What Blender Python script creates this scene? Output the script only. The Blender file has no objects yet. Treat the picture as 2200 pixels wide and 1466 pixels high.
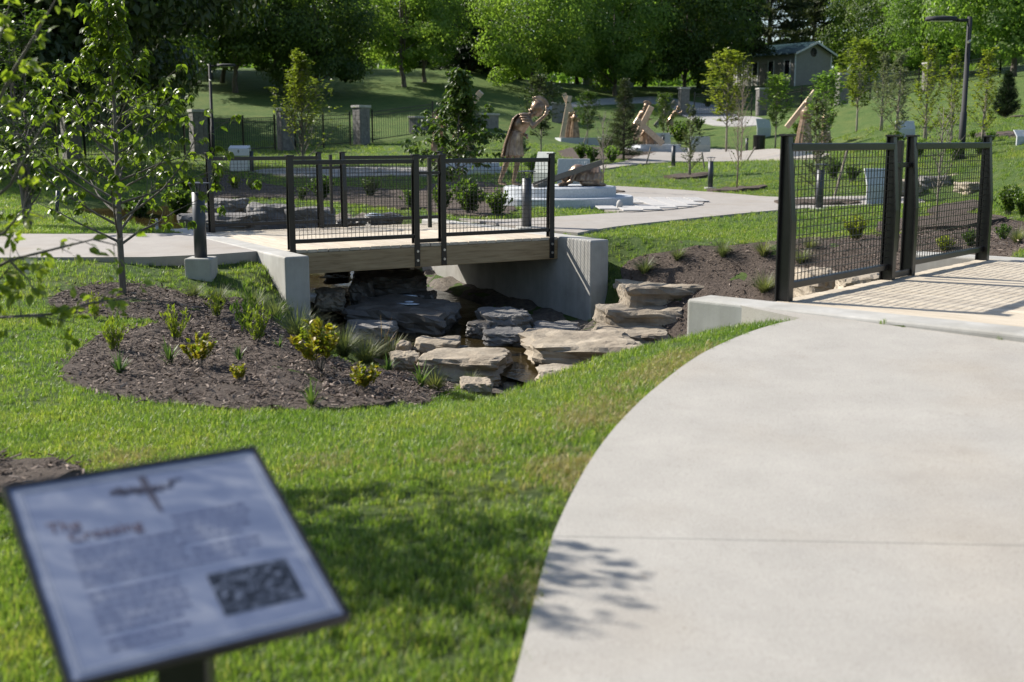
import bpy, bmesh, math, random
import numpy as np
from mathutils import Vector, Matrix, noise
from mathutils.geometry import delaunay_2d_cdt
R = math.radians
scene = bpy.context.scene
COL = scene.collection

# ---------------------------------------------------------------- camera
FPX, PITCH, CAMZ = 2500.0, math.atan(433 / 2500), 1.5
cd = bpy.data.cameras.new('camera'); cam = bpy.data.objects.new('camera', cd); COL.objects.link(cam)
cam.location = (0, 0, CAMZ); cam.rotation_euler = (R(90) - PITCH, 0, 0)
cd.sensor_width = 36; cd.lens = 36 * FPX / 2200; cd.clip_end = 2000; cd.clip_start = .05
cd.dof.use_dof = True; cd.dof.focus_distance = 13.0; cd.dof.aperture_fstop = 2.5
scene.camera = cam
# ---------------------------------------------------------------- world, sun, exposure
SUN_AZ, SUN_EL = math.atan2(-.888, .46), R(38.3)
world = bpy.data.worlds.new('World'); scene.world = world; world.use_nodes = True
wn = world.node_tree; bg = wn.nodes['Background']
sky = wn.nodes.new('ShaderNodeTexSky'); sky.sky_type = 'NISHITA'; sky.sun_disc = False
sky.sun_elevation = SUN_EL; sky.sun_rotation = SUN_AZ; sky.air_density = 1.0; sky.dust_density = 1.0
wn.links.new(sky.outputs[0], bg.inputs[0]); bg.inputs[1].default_value = .085
sl = bpy.data.lights.new('sun', 'SUN'); sl.energy = 4.4; sl.angle = R(.53); sl.color = (1, .945, .86)
sun = bpy.data.objects.new('sun', sl); COL.objects.link(sun)
SD = Vector((math.sin(SUN_AZ) * math.cos(SUN_EL), math.cos(SUN_AZ) * math.cos(SUN_EL), math.sin(SUN_EL)))
sun.rotation_euler = SD.to_track_quat('Z', 'Y').to_euler(); sun.location = SD * 60
vs = scene.view_settings; vs.view_transform = 'Standard'; vs.look = 'None'; vs.gamma = 1; vs.exposure = .88
vs.use_curve_mapping = False
scene.cycles.max_bounces = 8; scene.cycles.diffuse_bounces = 3; scene.cycles.transmission_bounces = 4
scene.cycles.transparent_max_bounces = 8; scene.cycles.caustics_reflective = False; scene.cycles.caustics_refractive = False

# ---------------------------------------------------------------- pixel <-> place
def ray(u, v):
    xc = (u - 1100) / FPX; yc = (733 - v) / FPX
    return xc, math.cos(PITCH) + yc * math.sin(PITCH), -math.sin(PITCH) + yc * math.cos(PITCH)
def W(u, v, y):
    d = ray(u, v); t = y / d[1]
    return Vector((d[0] * t, y, CAMZ + d[2] * t))
def Wz(u, v, z):
    d = ray(u, v); t = (z - CAMZ) / d[2]
    return Vector((d[0] * t, d[1] * t, z))
def XU(u, y, v=330): return W(u, v, y).x

# ---------------------------------------------------------------- materials
def nt(name):
    m = bpy.data.materials.new(name); m.use_nodes = True; n = m.node_tree
    return m, n, n.nodes['Principled BSDF'], n.nodes['Material Output']
def lk(n, a, b): n.links.new(a, b)
def ramp(n, fac, stops):
    r = n.nodes.new('ShaderNodeValToRGB'); e = r.color_ramp.elements
    while len(e) > 1: e.remove(e[-1])
    e[0].position, e[0].color = stops[0][0], (*stops[0][1], 1)
    for p, c in stops[1:]:
        k = e.new(p); k.color = (*c, 1)
    lk(n, fac, r.inputs[0]); return r.outputs[0]
def nz(n, scale, detail=4, rough=.6, coord='Object', stretch=None, dist=0):
    tc = n.nodes.new('ShaderNodeTexCoord'); t = n.nodes.new('ShaderNodeTexNoise')
    t.inputs['Scale'].default_value = scale; t.inputs['Detail'].default_value = detail; t.inputs['Roughness'].default_value = rough
    t.inputs['Distortion'].default_value = dist
    if coord == 'World': src = n.nodes.new('ShaderNodeNewGeometry').outputs['Position']
    elif coord == 'Shifted':
        ad = n.nodes.new('ShaderNodeVectorMath'); ad.operation = 'ADD'; mu = n.nodes.new('ShaderNodeMath'); mu.operation = 'MULTIPLY'; mu.inputs[1].default_value = 61.0
        lk(n, n.nodes.new('ShaderNodeObjectInfo').outputs['Random'], mu.inputs[0]); lk(n, tc.outputs['Object'], ad.inputs[0]); lk(n, mu.outputs[0], ad.inputs[1]); src = ad.outputs[0]
    else: src = tc.outputs[coord]
    if stretch:
        mp = n.nodes.new('ShaderNodeMapping'); mp.inputs['Scale'].default_value = stretch; lk(n, src, mp.inputs[0]); src = mp.outputs[0]
    lk(n, src, t.inputs['Vector']); return t.outputs['Fac']
def mixc(n, fac, a, b, mode='MIX'):
    m = n.nodes.new('ShaderNodeMix'); m.data_type = 'RGBA'; m.blend_type = mode
    for s, i in ((fac, 0), (a, 6), (b, 7)):
        if isinstance(s, (int, float)): m.inputs[i].default_value = s
        elif isinstance(s, tuple): m.inputs[i].default_value = (*s, 1)
        else: lk(n, s, m.inputs[i])
    return m.outputs[2]
def bump(n, b, h, strength=.5, dist=.01):
    k = n.nodes.new('ShaderNodeBump'); k.inputs['Strength'].default_value = strength; k.inputs['Distance'].default_value = dist
    lk(n, h, k.inputs['Height']); lk(n, k.outputs[0], b.inputs['Normal']); return k
def attr(n, name):
    a = n.nodes.new('ShaderNodeAttribute'); a.attribute_name = name; return a.outputs['Fac']
def objrand(n):
    return n.nodes.new('ShaderNodeObjectInfo').outputs['Random']

def stonelike(name, stops, scale, rough=.85, bs=.4, bd=.01, bscale=None, stain=None, detail=6):
    m, n, b, o = nt(name)
    c = ramp(n, nz(n, scale, detail, .65, 'Shifted'), stops)
    if stain: c = mixc(n, ramp(n, nz(n, stain[0], 3, .5, 'Shifted'), ((.35, (0, 0, 0)), (.75, (1, 1, 1)))), c, mixc(n, 1.0, c, stain[1], 'MULTIPLY'))
    lk(n, c, b.inputs['Base Color']); b.inputs['Roughness'].default_value = rough
    bump(n, b, nz(n, bscale or scale * 4, 6, .7, 'Shifted'), bs, bd); return m
def plain(name, col, rough=.5, metal=0, var=.15, scale=6, bs=.15):
    m, n, b, o = nt(name)
    f = nz(n, scale, 5, .6)
    c = ramp(n, f, ((.3, tuple(x * (1 - var) for x in col)), (.7, tuple(min(1, x * (1 + var)) for x in col))))
    lk(n, c, b.inputs['Base Color']); b.inputs['Roughness'].default_value = rough; b.inputs['Metallic'].default_value = metal
    if bs: bump(n, b, nz(n, scale * 8, 4, .6), bs, .003)
    return m
def leafmat(name, c0, c1, trans=.45, rough=.42, spec=.4, tint=1.5):
    m, n, b, o = nt(name)
    f = attr(n, 'rnd')
    c = ramp(n, f, ((0, c0), (1, c1)))
    ob = objrand(n)
    c = mixc(n, 1.0, c, ramp(n, ob, ((0, (.82, .88, .85)), (1, (1.15, 1.08, 1.0)))), 'MULTIPLY')
    lk(n, c, b.inputs['Base Color']); b.inputs['Roughness'].default_value = rough; b.inputs['Specular IOR Level'].default_value = spec
    t = n.nodes.new('ShaderNodeBsdfTranslucent')
    lk(n, mixc(n, 1.0, c, (tint * 1.0, tint * 1.12, tint * .5), 'MULTIPLY'), t.inputs[0])
    ms = n.nodes.new('ShaderNodeMixShader'); ms.inputs[0].default_value = trans
    lk(n, b.outputs[0], ms.inputs[1]); lk(n, t.outputs[0], ms.inputs[2]); lk(n, ms.outputs[0], o.inputs[0])
    return m

M = {}
def concrete(name, stops, stainc=(.86, .78, .68)):
    m, n, b, o = nt(name)
    c = ramp(n, nz(n, 3.0, 8, .62), stops)
    c = mixc(n, ramp(n, nz(n, .9, 3, .55), ((.5, (0, 0, 0)), (.72, (.5, .5, .5)))), c, mixc(n, 1.0, c, stainc, 'MULTIPLY'))
    c = mixc(n, ramp(n, nz(n, 2.1, 6, .7), ((.60, (0, 0, 0)), (.72, (.55, .55, .55)))), c, mixc(n, 1.0, c, (.84, .82, .80), 'MULTIPLY'))
    c = mixc(n, ramp(n, nz(n, 38, 2, .5), ((.70, (0, 0, 0)), (.76, (.6, .6, .6)))), c, mixc(n, 1.0, c, (.70, .66, .60), 'MULTIPLY'))
    sp = ramp(n, nz(n, 210, 2, .5), ((.33, (.72, .70, .68)), (.48, (1, 1, 1)), (.68, (1.08, 1.07, 1.05))))
    c = mixc(n, 1.0, c, sp, 'MULTIPLY')
    lk(n, c, b.inputs['Base Color']); b.inputs['Roughness'].default_value = .9
    bump(n, b, nz(n, 160, 4, .6), .25, .003); return m
M['path'] = concrete('path_concrete', ((.3, (.330, .313, .284)), (.7, (.390, .371, .336))), (.93, .86, .78))
M['path_far'] = concrete('far_path_concrete', ((.3, (.30, .275, .25)), (.7, (.36, .335, .305))))
def castm():
    m = stonelike('cast_concrete', ((.3, (.38, .37, .35)), (.55, (.47, .46, .435)), (.75, (.53, .515, .48))), 2.5, .85, .25, .004, 60, (1.6, (.75, .74, .70)))
    n = m.node_tree; b = n.nodes['Principled BSDF']; c = b.inputs['Base Color'].links[0].from_socket
    st = ramp(n, nz(n, 3, 6, .7, stretch=(1.6, 1.6, .16), dist=.5), ((.42, (.72, .71, .68)), (.58, (1, 1, 1))))
    lk(n, mixc(n, .38, c, mixc(n, 1.0, c, st, 'MULTIPLY')), b.inputs['Base Color']); return m
M['cast'] = castm()
M['cast_plain'] = stonelike('cast_concrete_plain', ((.3, (.40, .39, .37)), (.55, (.50, .49, .46)), (.75, (.56, .54, .5))), 2.5, .85, .25, .004, 60, (1.6, (.75, .74, .70)))
M['paver'] = stonelike('paver', ((.3, (.37, .36, .345)), (.7, (.46, .445, .43))), 6, .85, .2, .003, 80)
M['road'] = stonelike('road', ((.3, (.30, .29, .28)), (.7, (.38, .37, .35))), 2, .9)
M['granite'] = stonelike('cut_granite', ((.3, (.38, .40, .42)), (.5, (.46, .48, .50)), (.7, (.54, .56, .58))), 30, .75, .15, .002, 90)
M['pillar'] = stonelike('pillar_stone', ((.25, (.11, .105, .10)), (.5, (.19, .18, .17)), (.75, (.28, .26, .24))), 5, .9, .6, .02, 14)  # stone colour darkened to stand in for tree shade on the pillars
M['panelstone'] = stonelike('panel_stone', ((.3, (.34, .37, .35)), (.7, (.42, .45, .43))), 12, .6, .1, .002, 90)
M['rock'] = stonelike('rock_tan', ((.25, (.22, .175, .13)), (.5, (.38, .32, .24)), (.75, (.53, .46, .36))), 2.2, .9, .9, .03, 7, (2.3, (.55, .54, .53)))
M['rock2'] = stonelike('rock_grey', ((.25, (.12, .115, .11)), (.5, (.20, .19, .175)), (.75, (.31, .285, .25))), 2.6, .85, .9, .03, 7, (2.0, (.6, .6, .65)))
M['rockwetshade'] = stonelike('rock_wet_shade', ((.25, (.055, .048, .042)), (.5, (.10, .088, .075)), (.75, (.17, .15, .125))), 3, .45, .8, .02, 8)  # dark tone holds the bridge's shade as well as wetness
M['pebble'] = stonelike('creek_gravel', ((.3, (.06, .05, .04)), (.5, (.12, .10, .08)), (.7, (.20, .17, .13))), 14, .8, 1, .03, 22)
def wood(name, c0, c1, c2, grain=(1.2, 14, 14)):
    m, n, b, o = nt(name)
    f = nz(n, 2.2, 6, .62, 'Shifted', stretch=grain, dist=.6)
    c = ramp(n, f, ((.3, c0), (.5, c1), (.7, c2)))
    c = mixc(n, 1.0, c, ramp(n, objrand(n), ((0, (.86, .85, .84)), (1, (1.08, 1.07, 1.04)))), 'MULTIPLY')
    lk(n, c, b.inputs['Base Color']); b.inputs['Roughness'].default_value = .75
    bump(n, b, f, .3, .004); return m
M['deck'] = wood('deck_wood', (.44, .37, .28), (.54, .47, .37), (.62, .55, .45), (10, 1.0, 10))
M['beam'] = wood('beam_wood', (.25, .175, .09), (.37, .27, .15), (.46, .35, .20))
M['crosswood'] = plain('bronze_cross_tan', (.56, .42, .29), .6, 0, .2, 9)
M['crossdark'] = plain('bronze_cross_dark', (.13, .115, .095), .5, .3, .2, 9)
M['black'] = plain('black_paint', (.014, .013, .013), .32, 0, .25, 12, .06)
M['bollard'] = plain('grey_paint', (.048, .052, .062), .45, 0, .12, 8, .05)
M['lamp'] = plain('lamp_paint', (.02, .021, .023), .75, 0, .1, 8, .05)
M['steel'] = plain('galvanised_steel', (.55, .55, .53), .35, .9, .1, 30)
M['lampglass'] = plain('lamp_lens', (.7, .68, .62), .3, 0, .05, 30, 0)
def bronze():
    m, n, b, o = nt('bronze')
    f = nz(n, 5, 6, .65)
    lk(n, ramp(n, f, ((.3, (.10, .068, .045)), (.5, (.24, .165, .11)), (.72, (.42, .30, .215)))), b.inputs['Base Color'])
    b.inputs['Metallic'].default_value = .6; lk(n, ramp(n, f, ((.3, (.48,) * 3), (.7, (.28,) * 3))), b.inputs['Roughness'])
    bump(n, b, nz(n, 45, 4, .6), .15, .004); return m
M['bronze'] = bronze()
def barkm(name, a, b_, s=9):
    m, n, b, o = nt(name)
    f = nz(n, s, 7, .7, stretch=(1, 1, .22))
    lk(n, ramp(n, f, ((.3, a), (.7, b_))), b.inputs['Base Color']); b.inputs['Roughness'].default_value = .9
    bump(n, b, f, .9, .03); return m
M['bark'] = barkm('bark', (.055, .045, .036), (.17, .145, .12))
M['bark_young'] = barkm('bark_young', (.10, .09, .075), (.21, .19, .165), 22)
M['bark_pale'] = barkm('bark_pale', (.16, .13, .10), (.34, .30, .25), 18)
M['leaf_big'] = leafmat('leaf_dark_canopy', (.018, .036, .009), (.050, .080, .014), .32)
M['leaf_dark'] = leafmat('leaf_dark_green', (.045, .085, .020), (.115, .165, .034), .5)
M['leaf_mid'] = leafmat('leaf_mid_green', (.075, .135, .028), (.165, .235, .050), .55)
M['leaf_bright'] = leafmat('leaf_bright_green', (.105, .180, .040), (.210, .290, .078), .58)
M['leaf_yellow'] = leafmat('leaf_yellow_green', (.150, .190, .028), (.270, .290, .055), .5)
M['leaf_dogwood'] = leafmat('leaf_dogwood', (.085, .130, .018), (.185, .225, .030), .55, .35, .5)
M['leaf_near'] = leafmat('leaf_near', (.115, .165, .022), (.235, .275, .040), .55, .33, .55)
M['leaf_white'] = leafmat('blossom_white', (.62, .60, .54), (.78, .75, .70), .30, .5, .3, .7)
M['leaf_olive'] = leafmat('leaf_olive', (.050, .070, .030), (.115, .135, .060), .35, .4, .5)
M['leaf_silver'] = leafmat('leaf_silver', (.10, .125, .085), (.19, .215, .155), .35, .4, .5)
M['needle'] = leafmat('needle_dark', (.014, .030, .014), (.040, .062, .026), .15, .55, .3)
M['needle_pine'] = leafmat('needle_pine', (.035, .050, .022), (.080, .095, .042), .2, .55, .3)
M['leaf_orange'] = leafmat('leaf_orange', (.13, .18, .02), (.30, .22, .035), .45)
M['leaf_lime'] = leafmat('leaf_lime', (.13, .175, .022), (.24, .26, .04), .45)
M['leaf_shrub'] = leafmat('leaf_shrub', (.045, .085, .018), (.10, .15, .030), .4)
M['blade_grey'] = leafmat('blade_grey_green', (.10, .125, .065), (.21, .215, .115), .35, .5)
M['blade_iris'] = leafmat('blade_iris', (.06, .11, .035), (.12, .17, .06), .35, .4)
M['blade_red'] = leafmat('blade_red', (.22, .13, .08), (.34, .22, .14), .3, .5)
M['twig'] = plain('bare_twig', (.26, .20, .16), .8, 0, .2, 20)
def grassmat(name, blades):
    m, n, b, o = nt(name)
    big = nz(n, 1.1, 6, .65, 'World')
    tc = None
    if blades:
        c = ramp(n, attr(n, 'rnd'), ((0, (.080, .138, .024)), (.55, (.157, .234, .050)), (.88, (.232, .303, .087)), (1, (.39, .37, .20))))
    else:
        c = ramp(n, nz(n, 9, 7, .75), ((.25, (.058, .098, .026)), (.5, (.102, .158, .042)), (.75, (.155, .20, .062))))
    t2 = ramp(n, big, ((.30, (.66, .80, .68)), (.5, (1, 1, 1)), (.70, (1.42, 1.18, 1.2))))
    c = mixc(n, 1.0, c, t2, 'MULTIPLY')
    lk(n, c, b.inputs['Base Color']); b.inputs['Roughness'].default_value = .42 if blades else .8
    b.inputs['Specular IOR Level'].default_value = .45 if blades else .15
    if blades:
        t = n.nodes.new('ShaderNodeBsdfTranslucent'); lk(n, mixc(n, 1.0, c, (1.6, 1.75, .62), 'MULTIPLY'), t.inputs[0])
        ms = n.nodes.new('ShaderNodeMixShader'); ms.inputs[0].default_value = .45
        lk(n, b.outputs[0], ms.inputs[1]); lk(n, t.outputs[0], ms.inputs[2]); lk(n, ms.outputs[0], o.inputs[0])
    else: bump(n, b, nz(n, 55, 6, .8), 1.0, .06)
    return m
M['lawn'] = grassmat('lawn_turf', False)
M['blade'] = grassmat('grass_blade', True)
M['blade_dry'] = leafmat('dry_blade', (.26, .22, .10), (.42, .36, .20), .3, .6, .3, 1.0)
M['mulch'] = stonelike('mulch', ((.25, (.042, .029, .021)), (.5, (.09, .066, .050)), (.75, (.165, .125, .098))), 26, .95, 1, .05, 34)
def chipm():
    m, n, b, o = nt('mulch_chip')
    lk(n, ramp(n, attr(n, 'rnd'), ((0, (.05, .033, .025)), (.55, (.135, .097, .075)), (1, (.33, .26, .21)))), b.inputs['Base Color'])
    b.inputs['Roughness'].default_value = .9; return m
M['chip'] = chipm()
def waterm():
    m, n, b, o = nt('creek_water')
    b.inputs['Base Color'].default_value = (.07, .05, .02, 1); b.inputs['Roughness'].default_value = .04
    b.inputs['IOR'].default_value = 1.33; b.inputs['Transmission Weight'].default_value = .55
    bump(n, b, nz(n, 9, 4, .6), .35, .02); return m
M['water'] = waterm()
def foamm():
    return plain('white_water', (.55, .60, .66), .25, 0, .2, 30, .3)
M['foam'] = foamm()

# ---------------------------------------------------------------- mesh helpers
def tag(o, label=None, cat=None, group=None, kind=None):
    if label: o['label'] = label
    if cat: o['category'] = cat
    if group: o['group'] = group
    if kind: o['kind'] = kind
    return o
def empty(name, loc=(0, 0, 0), rz=0, label=None, cat=None, group=None):
    o = bpy.data.objects.new(name, None); COL.objects.link(o); o.location = loc; o.rotation_euler = (0, 0, rz); o.empty_display_size = .1
    return tag(o, label, cat, group)
def link(name, me, mat, parent=None, loc=None):
    o = bpy.data.objects.new(name, me); COL.objects.link(o)
    if mat is not None and not me.materials: me.materials.append(mat)
    if parent is not None: o.parent = parent
    if loc is not None: o.location = loc
    return o
def npmesh(name, V, F, smooth=False, rnd=None):
    V = np.asarray(V, np.float32); F = np.asarray(F, np.int32)
    me = bpy.data.meshes.new(name); k = F.shape[1]; nf = len(F)
    me.vertices.add(len(V)); me.vertices.foreach_set('co', V.ravel())
    me.loops.add(nf * k); me.loops.foreach_set('vertex_index', F.ravel())
    me.polygons.add(nf); me.polygons.foreach_set('loop_start', np.arange(0, nf * k, k, dtype=np.int32))
    me.polygons.foreach_set('use_smooth', np.full(nf, smooth, bool))
    if rnd is not None:
        a = me.attributes.new('rnd', 'FLOAT', 'FACE'); a.data.foreach_set('value', np.asarray(rnd, np.float32))
    me.update(calc_edges=True); return me
class MB:
    def __init__(s): s.v = []; s.f = []
    def add(s, vs, fs):
        n = len(s.v); s.v += [tuple(v) for v in vs]; s.f += [tuple(i + n for i in f) for f in fs]; return s
    def box(s, a, b, mat=None):
        (x0, y0, z0), (x1, y1, z1) = a, b
        vs = [(x0, y0, z0), (x1, y0, z0), (x1, y1, z0), (x0, y1, z0), (x0, y0, z1), (x1, y0, z1), (x1, y1, z1), (x0, y1, z1)]
        if mat is not None: vs = [mat @ Vector(v) for v in vs]
        return s.add(vs, [(0, 3, 2, 1), (4, 5, 6, 7), (0, 1, 5, 4), (1, 2, 6, 5), (2, 3, 7, 6), (3, 0, 4, 7)])
    def bar(s, p, q, w, h, up=(0, 0, 1)):
        p = Vector(p); q = Vector(q); d = (q - p); L = d.length; d.normalize()
        x = d.cross(Vector(up))
        if x.length < 1e-4: x = d.cross(Vector((1, 0, 0)))
        x.normalize(); z = x.cross(d)
        vs = []
        for t in (p, q):
            for a, b in ((-1, -1), (1, -1), (1, 1), (-1, 1)): vs.append(t + x * a * w / 2 + z * b * h / 2)
        return s.add(vs, [(0, 1, 2, 3), (7, 6, 5, 4), (0, 4, 5, 1), (1, 5, 6, 2), (2, 6, 7, 3), (3, 7, 4, 0)])
    def prism(s, poly, axis_fn, t0, t1):
        n = len(poly); vs = [axis_fn(p, t0) for p in poly] + [axis_fn(p, t1) for p in poly]
        fs = [tuple(range(n - 1, -1, -1)), tuple(range(n, 2 * n))] + [(i, (i + 1) % n, n + (i + 1) % n, n + i) for i in range(n)]
        return s.add(vs, fs)
    def tube(s, pts, rad, k=8, cap=True):
        pts = [Vector(p) for p in pts]; n = len(pts)
        if not hasattr(rad, '__len__'): rad = [rad] * n
        prev = None; vs = []
        for i, p in enumerate(pts):
            d = (pts[min(i + 1, n - 1)] - pts[max(i - 1, 0)])
            d = d.normalized() if d.length > 1e-6 else Vector((0, 0, 1))
            if prev is None:
                x = d.orthogonal().normalized()
            else:
                x = prev - d * prev.dot(d); x = x.normalized() if x.length > 1e-5 else d.orthogonal().normalized()
            prev = x; y = d.cross(x)
            for j in range(k):
                a = 2 * math.pi * j / k; vs.append(p + (x * math.cos(a) + y * math.sin(a)) * rad[i])
        fs = []
        for i in range(n - 1):
            for j in range(k):
                fs.append((i * k + j, i * k + (j + 1) % k, (i + 1) * k + (j + 1) % k, (i + 1) * k + j))
        if cap: fs += [tuple(range(k - 1, -1, -1)), tuple((n - 1) * k + j for j in range(k))]
        return s.add(vs, fs)
    def lathe(s, prof, k=20, c=(0, 0, 0)):
        vs = []; n = len(prof)
        for r, z in prof:
            for j in range(k):
                a = 2 * math.pi * j / k; vs.append((c[0] + r * math.cos(a), c[1] + r * math.sin(a), c[2] + z))
        fs = [(i * k + j, i * k + (j + 1) % k, (i + 1) * k + (j + 1) % k, (i + 1) * k + j) for i in range(n - 1) for j in range(k)]
        fs += [tuple(range(k - 1, -1, -1)), tuple((n - 1) * k + j for j in range(k))]
        return s.add(vs, fs)
    def ell(s, c, r, k=12, rot=None):
        vs = []; fs = []; m = k // 2 + 1
        for i in range(m + 1):
            t = math.pi * i / m
            for j in range(k):
                a = 2 * math.pi * j / k
                v = Vector((r[0] * math.sin(t) * math.cos(a), r[1] * math.sin(t) * math.sin(a), r[2] * math.cos(t)))
                if rot is not None: v = rot @ v
                vs.append(v + Vector(c))
        for i in range(m):
            for j in range(k): fs.append((i * k + j, (i + 1) * k + j, (i + 1) * k + (j + 1) % k, i * k + (j + 1) % k))
        return s.add(vs, fs)
    def mesh(s, name, smooth=False, bevel=0, seg=2):
        me = bpy.data.meshes.new(name); me.from_pydata(s.v, [], s.f); me.update()
        if bevel or True:
            bm = bmesh.new(); bm.from_mesh(me); bmesh.ops.remove_doubles(bm, verts=bm.verts, dist=1e-6)
            bmesh.ops.dissolve_degenerate(bm, dist=1e-7, edges=bm.edges)
            bmesh.ops.recalc_face_normals(bm, faces=bm.faces)
            if bevel:
                es = [e for e in bm.edges if len(e.link_faces) == 2 and e.calc_face_angle(0) > R(30)]
                bmesh.ops.bevel(bm, geom=es, offset=bevel, segments=seg, affect='EDGES', profile=.5, clamp_overlap=True)
            for f in bm.faces: f.smooth = smooth
            bm.to_mesh(me); bm.free()
        return me
    def build(s, name, mat, parent=None, smooth=False, bevel=0, seg=2):
        return link(name, s.mesh(name, smooth, bevel, seg), mat, parent)
def copy_tree(o, parent=None):
    c = o.copy(); COL.objects.link(c); c.parent = parent
    for ch in list(o.children): copy_tree(ch, c)
    return c

# ---------------------------------------------------------------- terrain height
CP = [(0, 0, 0), (-3, 0, -.12), (3, 0, .036), (-8, 2, -.25), (8, 2, .186), (0, -8, -.35), (-10, -8, -.4), (10, -8, -.2),
      (.2, 3.2, .146), (2.5, 3.5, .187), (.6, 5, .232), (3, 5, .261), (.9, 5.7, .267), (1.3, 6.8, .321), (2.2, 7.4, .36), (3.1, 6.7, .339),
      (5.2, 5.0, .287), (8, 4, .276), (5, 2, .15), (1, 2, .1),
      (-3, 5.6, -.1), (-1, 4, .03), (-1.8, 6.2, -.1), (-1.3, 7.15, -.13), (-.3, 7.2, -.14), (.5, 7.5, .04), (1.0, 8.3, .06), (-3, 8, -.15),
      (-5, 9, -.15), (-4, 12.1, -.08), (-8, 11.5, -.05), (-5, 13.2, .11), (-8, 13.5, .12), (-3.45, 13.6, .0), (-4.9, 16.6, .17), (-8, 16.7, .16),
      (-3.2, 12.9, -.17), (-14, 14, .1), (-20, 8, -.2), (-8, 20, .12), (-12, 24, .15), (-4.9, 18.5, .12),
      (-10, 30, .2), (-12, 42, .32), (-18, 40, .3), (0, 22, .2), (-1, 19.5, .18), (1.3, 17.5, .18), (5, 22, .17), (5.6, 32.7, .15), (10, 25, .35), (3, 18.3, .17), (4.6, 17.2, .12),
      (7, 15, .3), (4.9, 11.6, .36), (6.5, 10.5, .4), (9, 12, .6), (12, 8, .6), (21, 50, 2.35), (10.9, 25, .9), (13.4, 32, 1.55), (7.6, 18, .4), (20, 25, 1.8), (24, 14, 1.4),
      (28.5, 80, 4.7), (32, 75, 5.6), (14.4, 48, 1.9), (19.6, 70, 3.5), (27, 110, 6.4), (21, 112, 6.4), (12.5, 85, 3.2), (18.2, 85, 3.2), (11.4, 98, 4.8),
      (3.4, 68, 1.3), (6.7, 58, .92), (13, 62, .8), (4.8, 50, .8), (10, 50, .6), (0, 45, .45), (12, 47, .85), (10, 72, 1.75), (-2, 35, .3), (2, 33, .25),
      (-14, 52, .85), (-7.6, 60, 1.25), (-13.4, 80, 4.3), (-19, 80, 4.8), (-7.8, 85, 5.1), (-4.4, 100, 7.3), (1.2, 100, 6.1), (-2, 64, 2.2), (-1, 72, 2.9),
      (-24, 60, 1.4), (-30, 80, 4.4), (-40, 40, 1.0), (40, 60, 5.5), (45, 100, 8), (-40, 110, 8), (-20, 110, 8), (12, 120, 6.8), (40, 150, 8), (0, 150, 8), (-50, 150, 9),
      (80, 80, 9), (-80, 60, 4), (0, 260, 9), (150, 260, 10), (-150, 260, 10), (-100, -20, 0), (100, -20, 3), (180, 100, 12), (-180, 100, 6), (0, 400, 8), (200, 420, 8), (-200, 420, 8), (-220, -40, 0), (220, -40, 4)]
CPn = np.array(CP, float)
def _k(d2): return (d2 + .35) ** .5
_A = np.zeros((len(CPn) + 3, len(CPn) + 3)); _d = CPn[:, None, :2] - CPn[None, :, :2]
_A[:-3, :-3] = _k((_d ** 2).sum(-1)); _P = np.c_[np.ones(len(CPn)), CPn[:, :2]]; _A[:-3, -3:] = _P; _A[-3:, :-3] = _P.T
_w = np.linalg.solve(_A + 0 * np.eye(len(_A)), np.r_[CPn[:, 2], 0, 0, 0])
CREEK = np.array([(-9, 27, -.25), (-6, 23.2, -.55), (-4.2, 20.4, -.72), (-2.6, 17.8, -.88), (-1.0, 15.2, -1.02), (-.1, 13.5, -1.12), (1.0, 12.5, -1.2), (1.9, 11.5, -1.25), (2.62, 10.05, -1.3), (4.49, 8.36, -1.36), (6.4, 6.7, -1.42), (9, 4.5, -1.5), (14, 1, -1.6)])
BR = [dict(o=(-2.48, 13.4), e1=(.855, .518), e2=(-.518, .855), z=.17), dict(o=(1.2, 8.4), e1=(.665, .747), e2=(.747, -.665), z=.392)]
def creek_info(x, y):
    best = np.full(x.shape, 1e9); side = np.zeros(x.shape); bz = np.zeros(x.shape); yy = np.zeros(x.shape)
    for a, b in zip(CREEK[:-1], CREEK[1:]):
        d = b - a; L2 = d[0] ** 2 + d[1] ** 2
        t = np.clip(((x - a[0]) * d[0] + (y - a[1]) * d[1]) / L2, 0, 1)
        px = x - (a[0] + t * d[0]); py = y - (a[1] + t * d[1]); q = np.hypot(px, py)
        m = q < best; best = np.where(m, q, best); bz = np.where(m, a[2] + t * d[2], bz); side = np.where(m, np.sign(d[0] * py - d[1] * px), side)
    return best, bz, side
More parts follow.
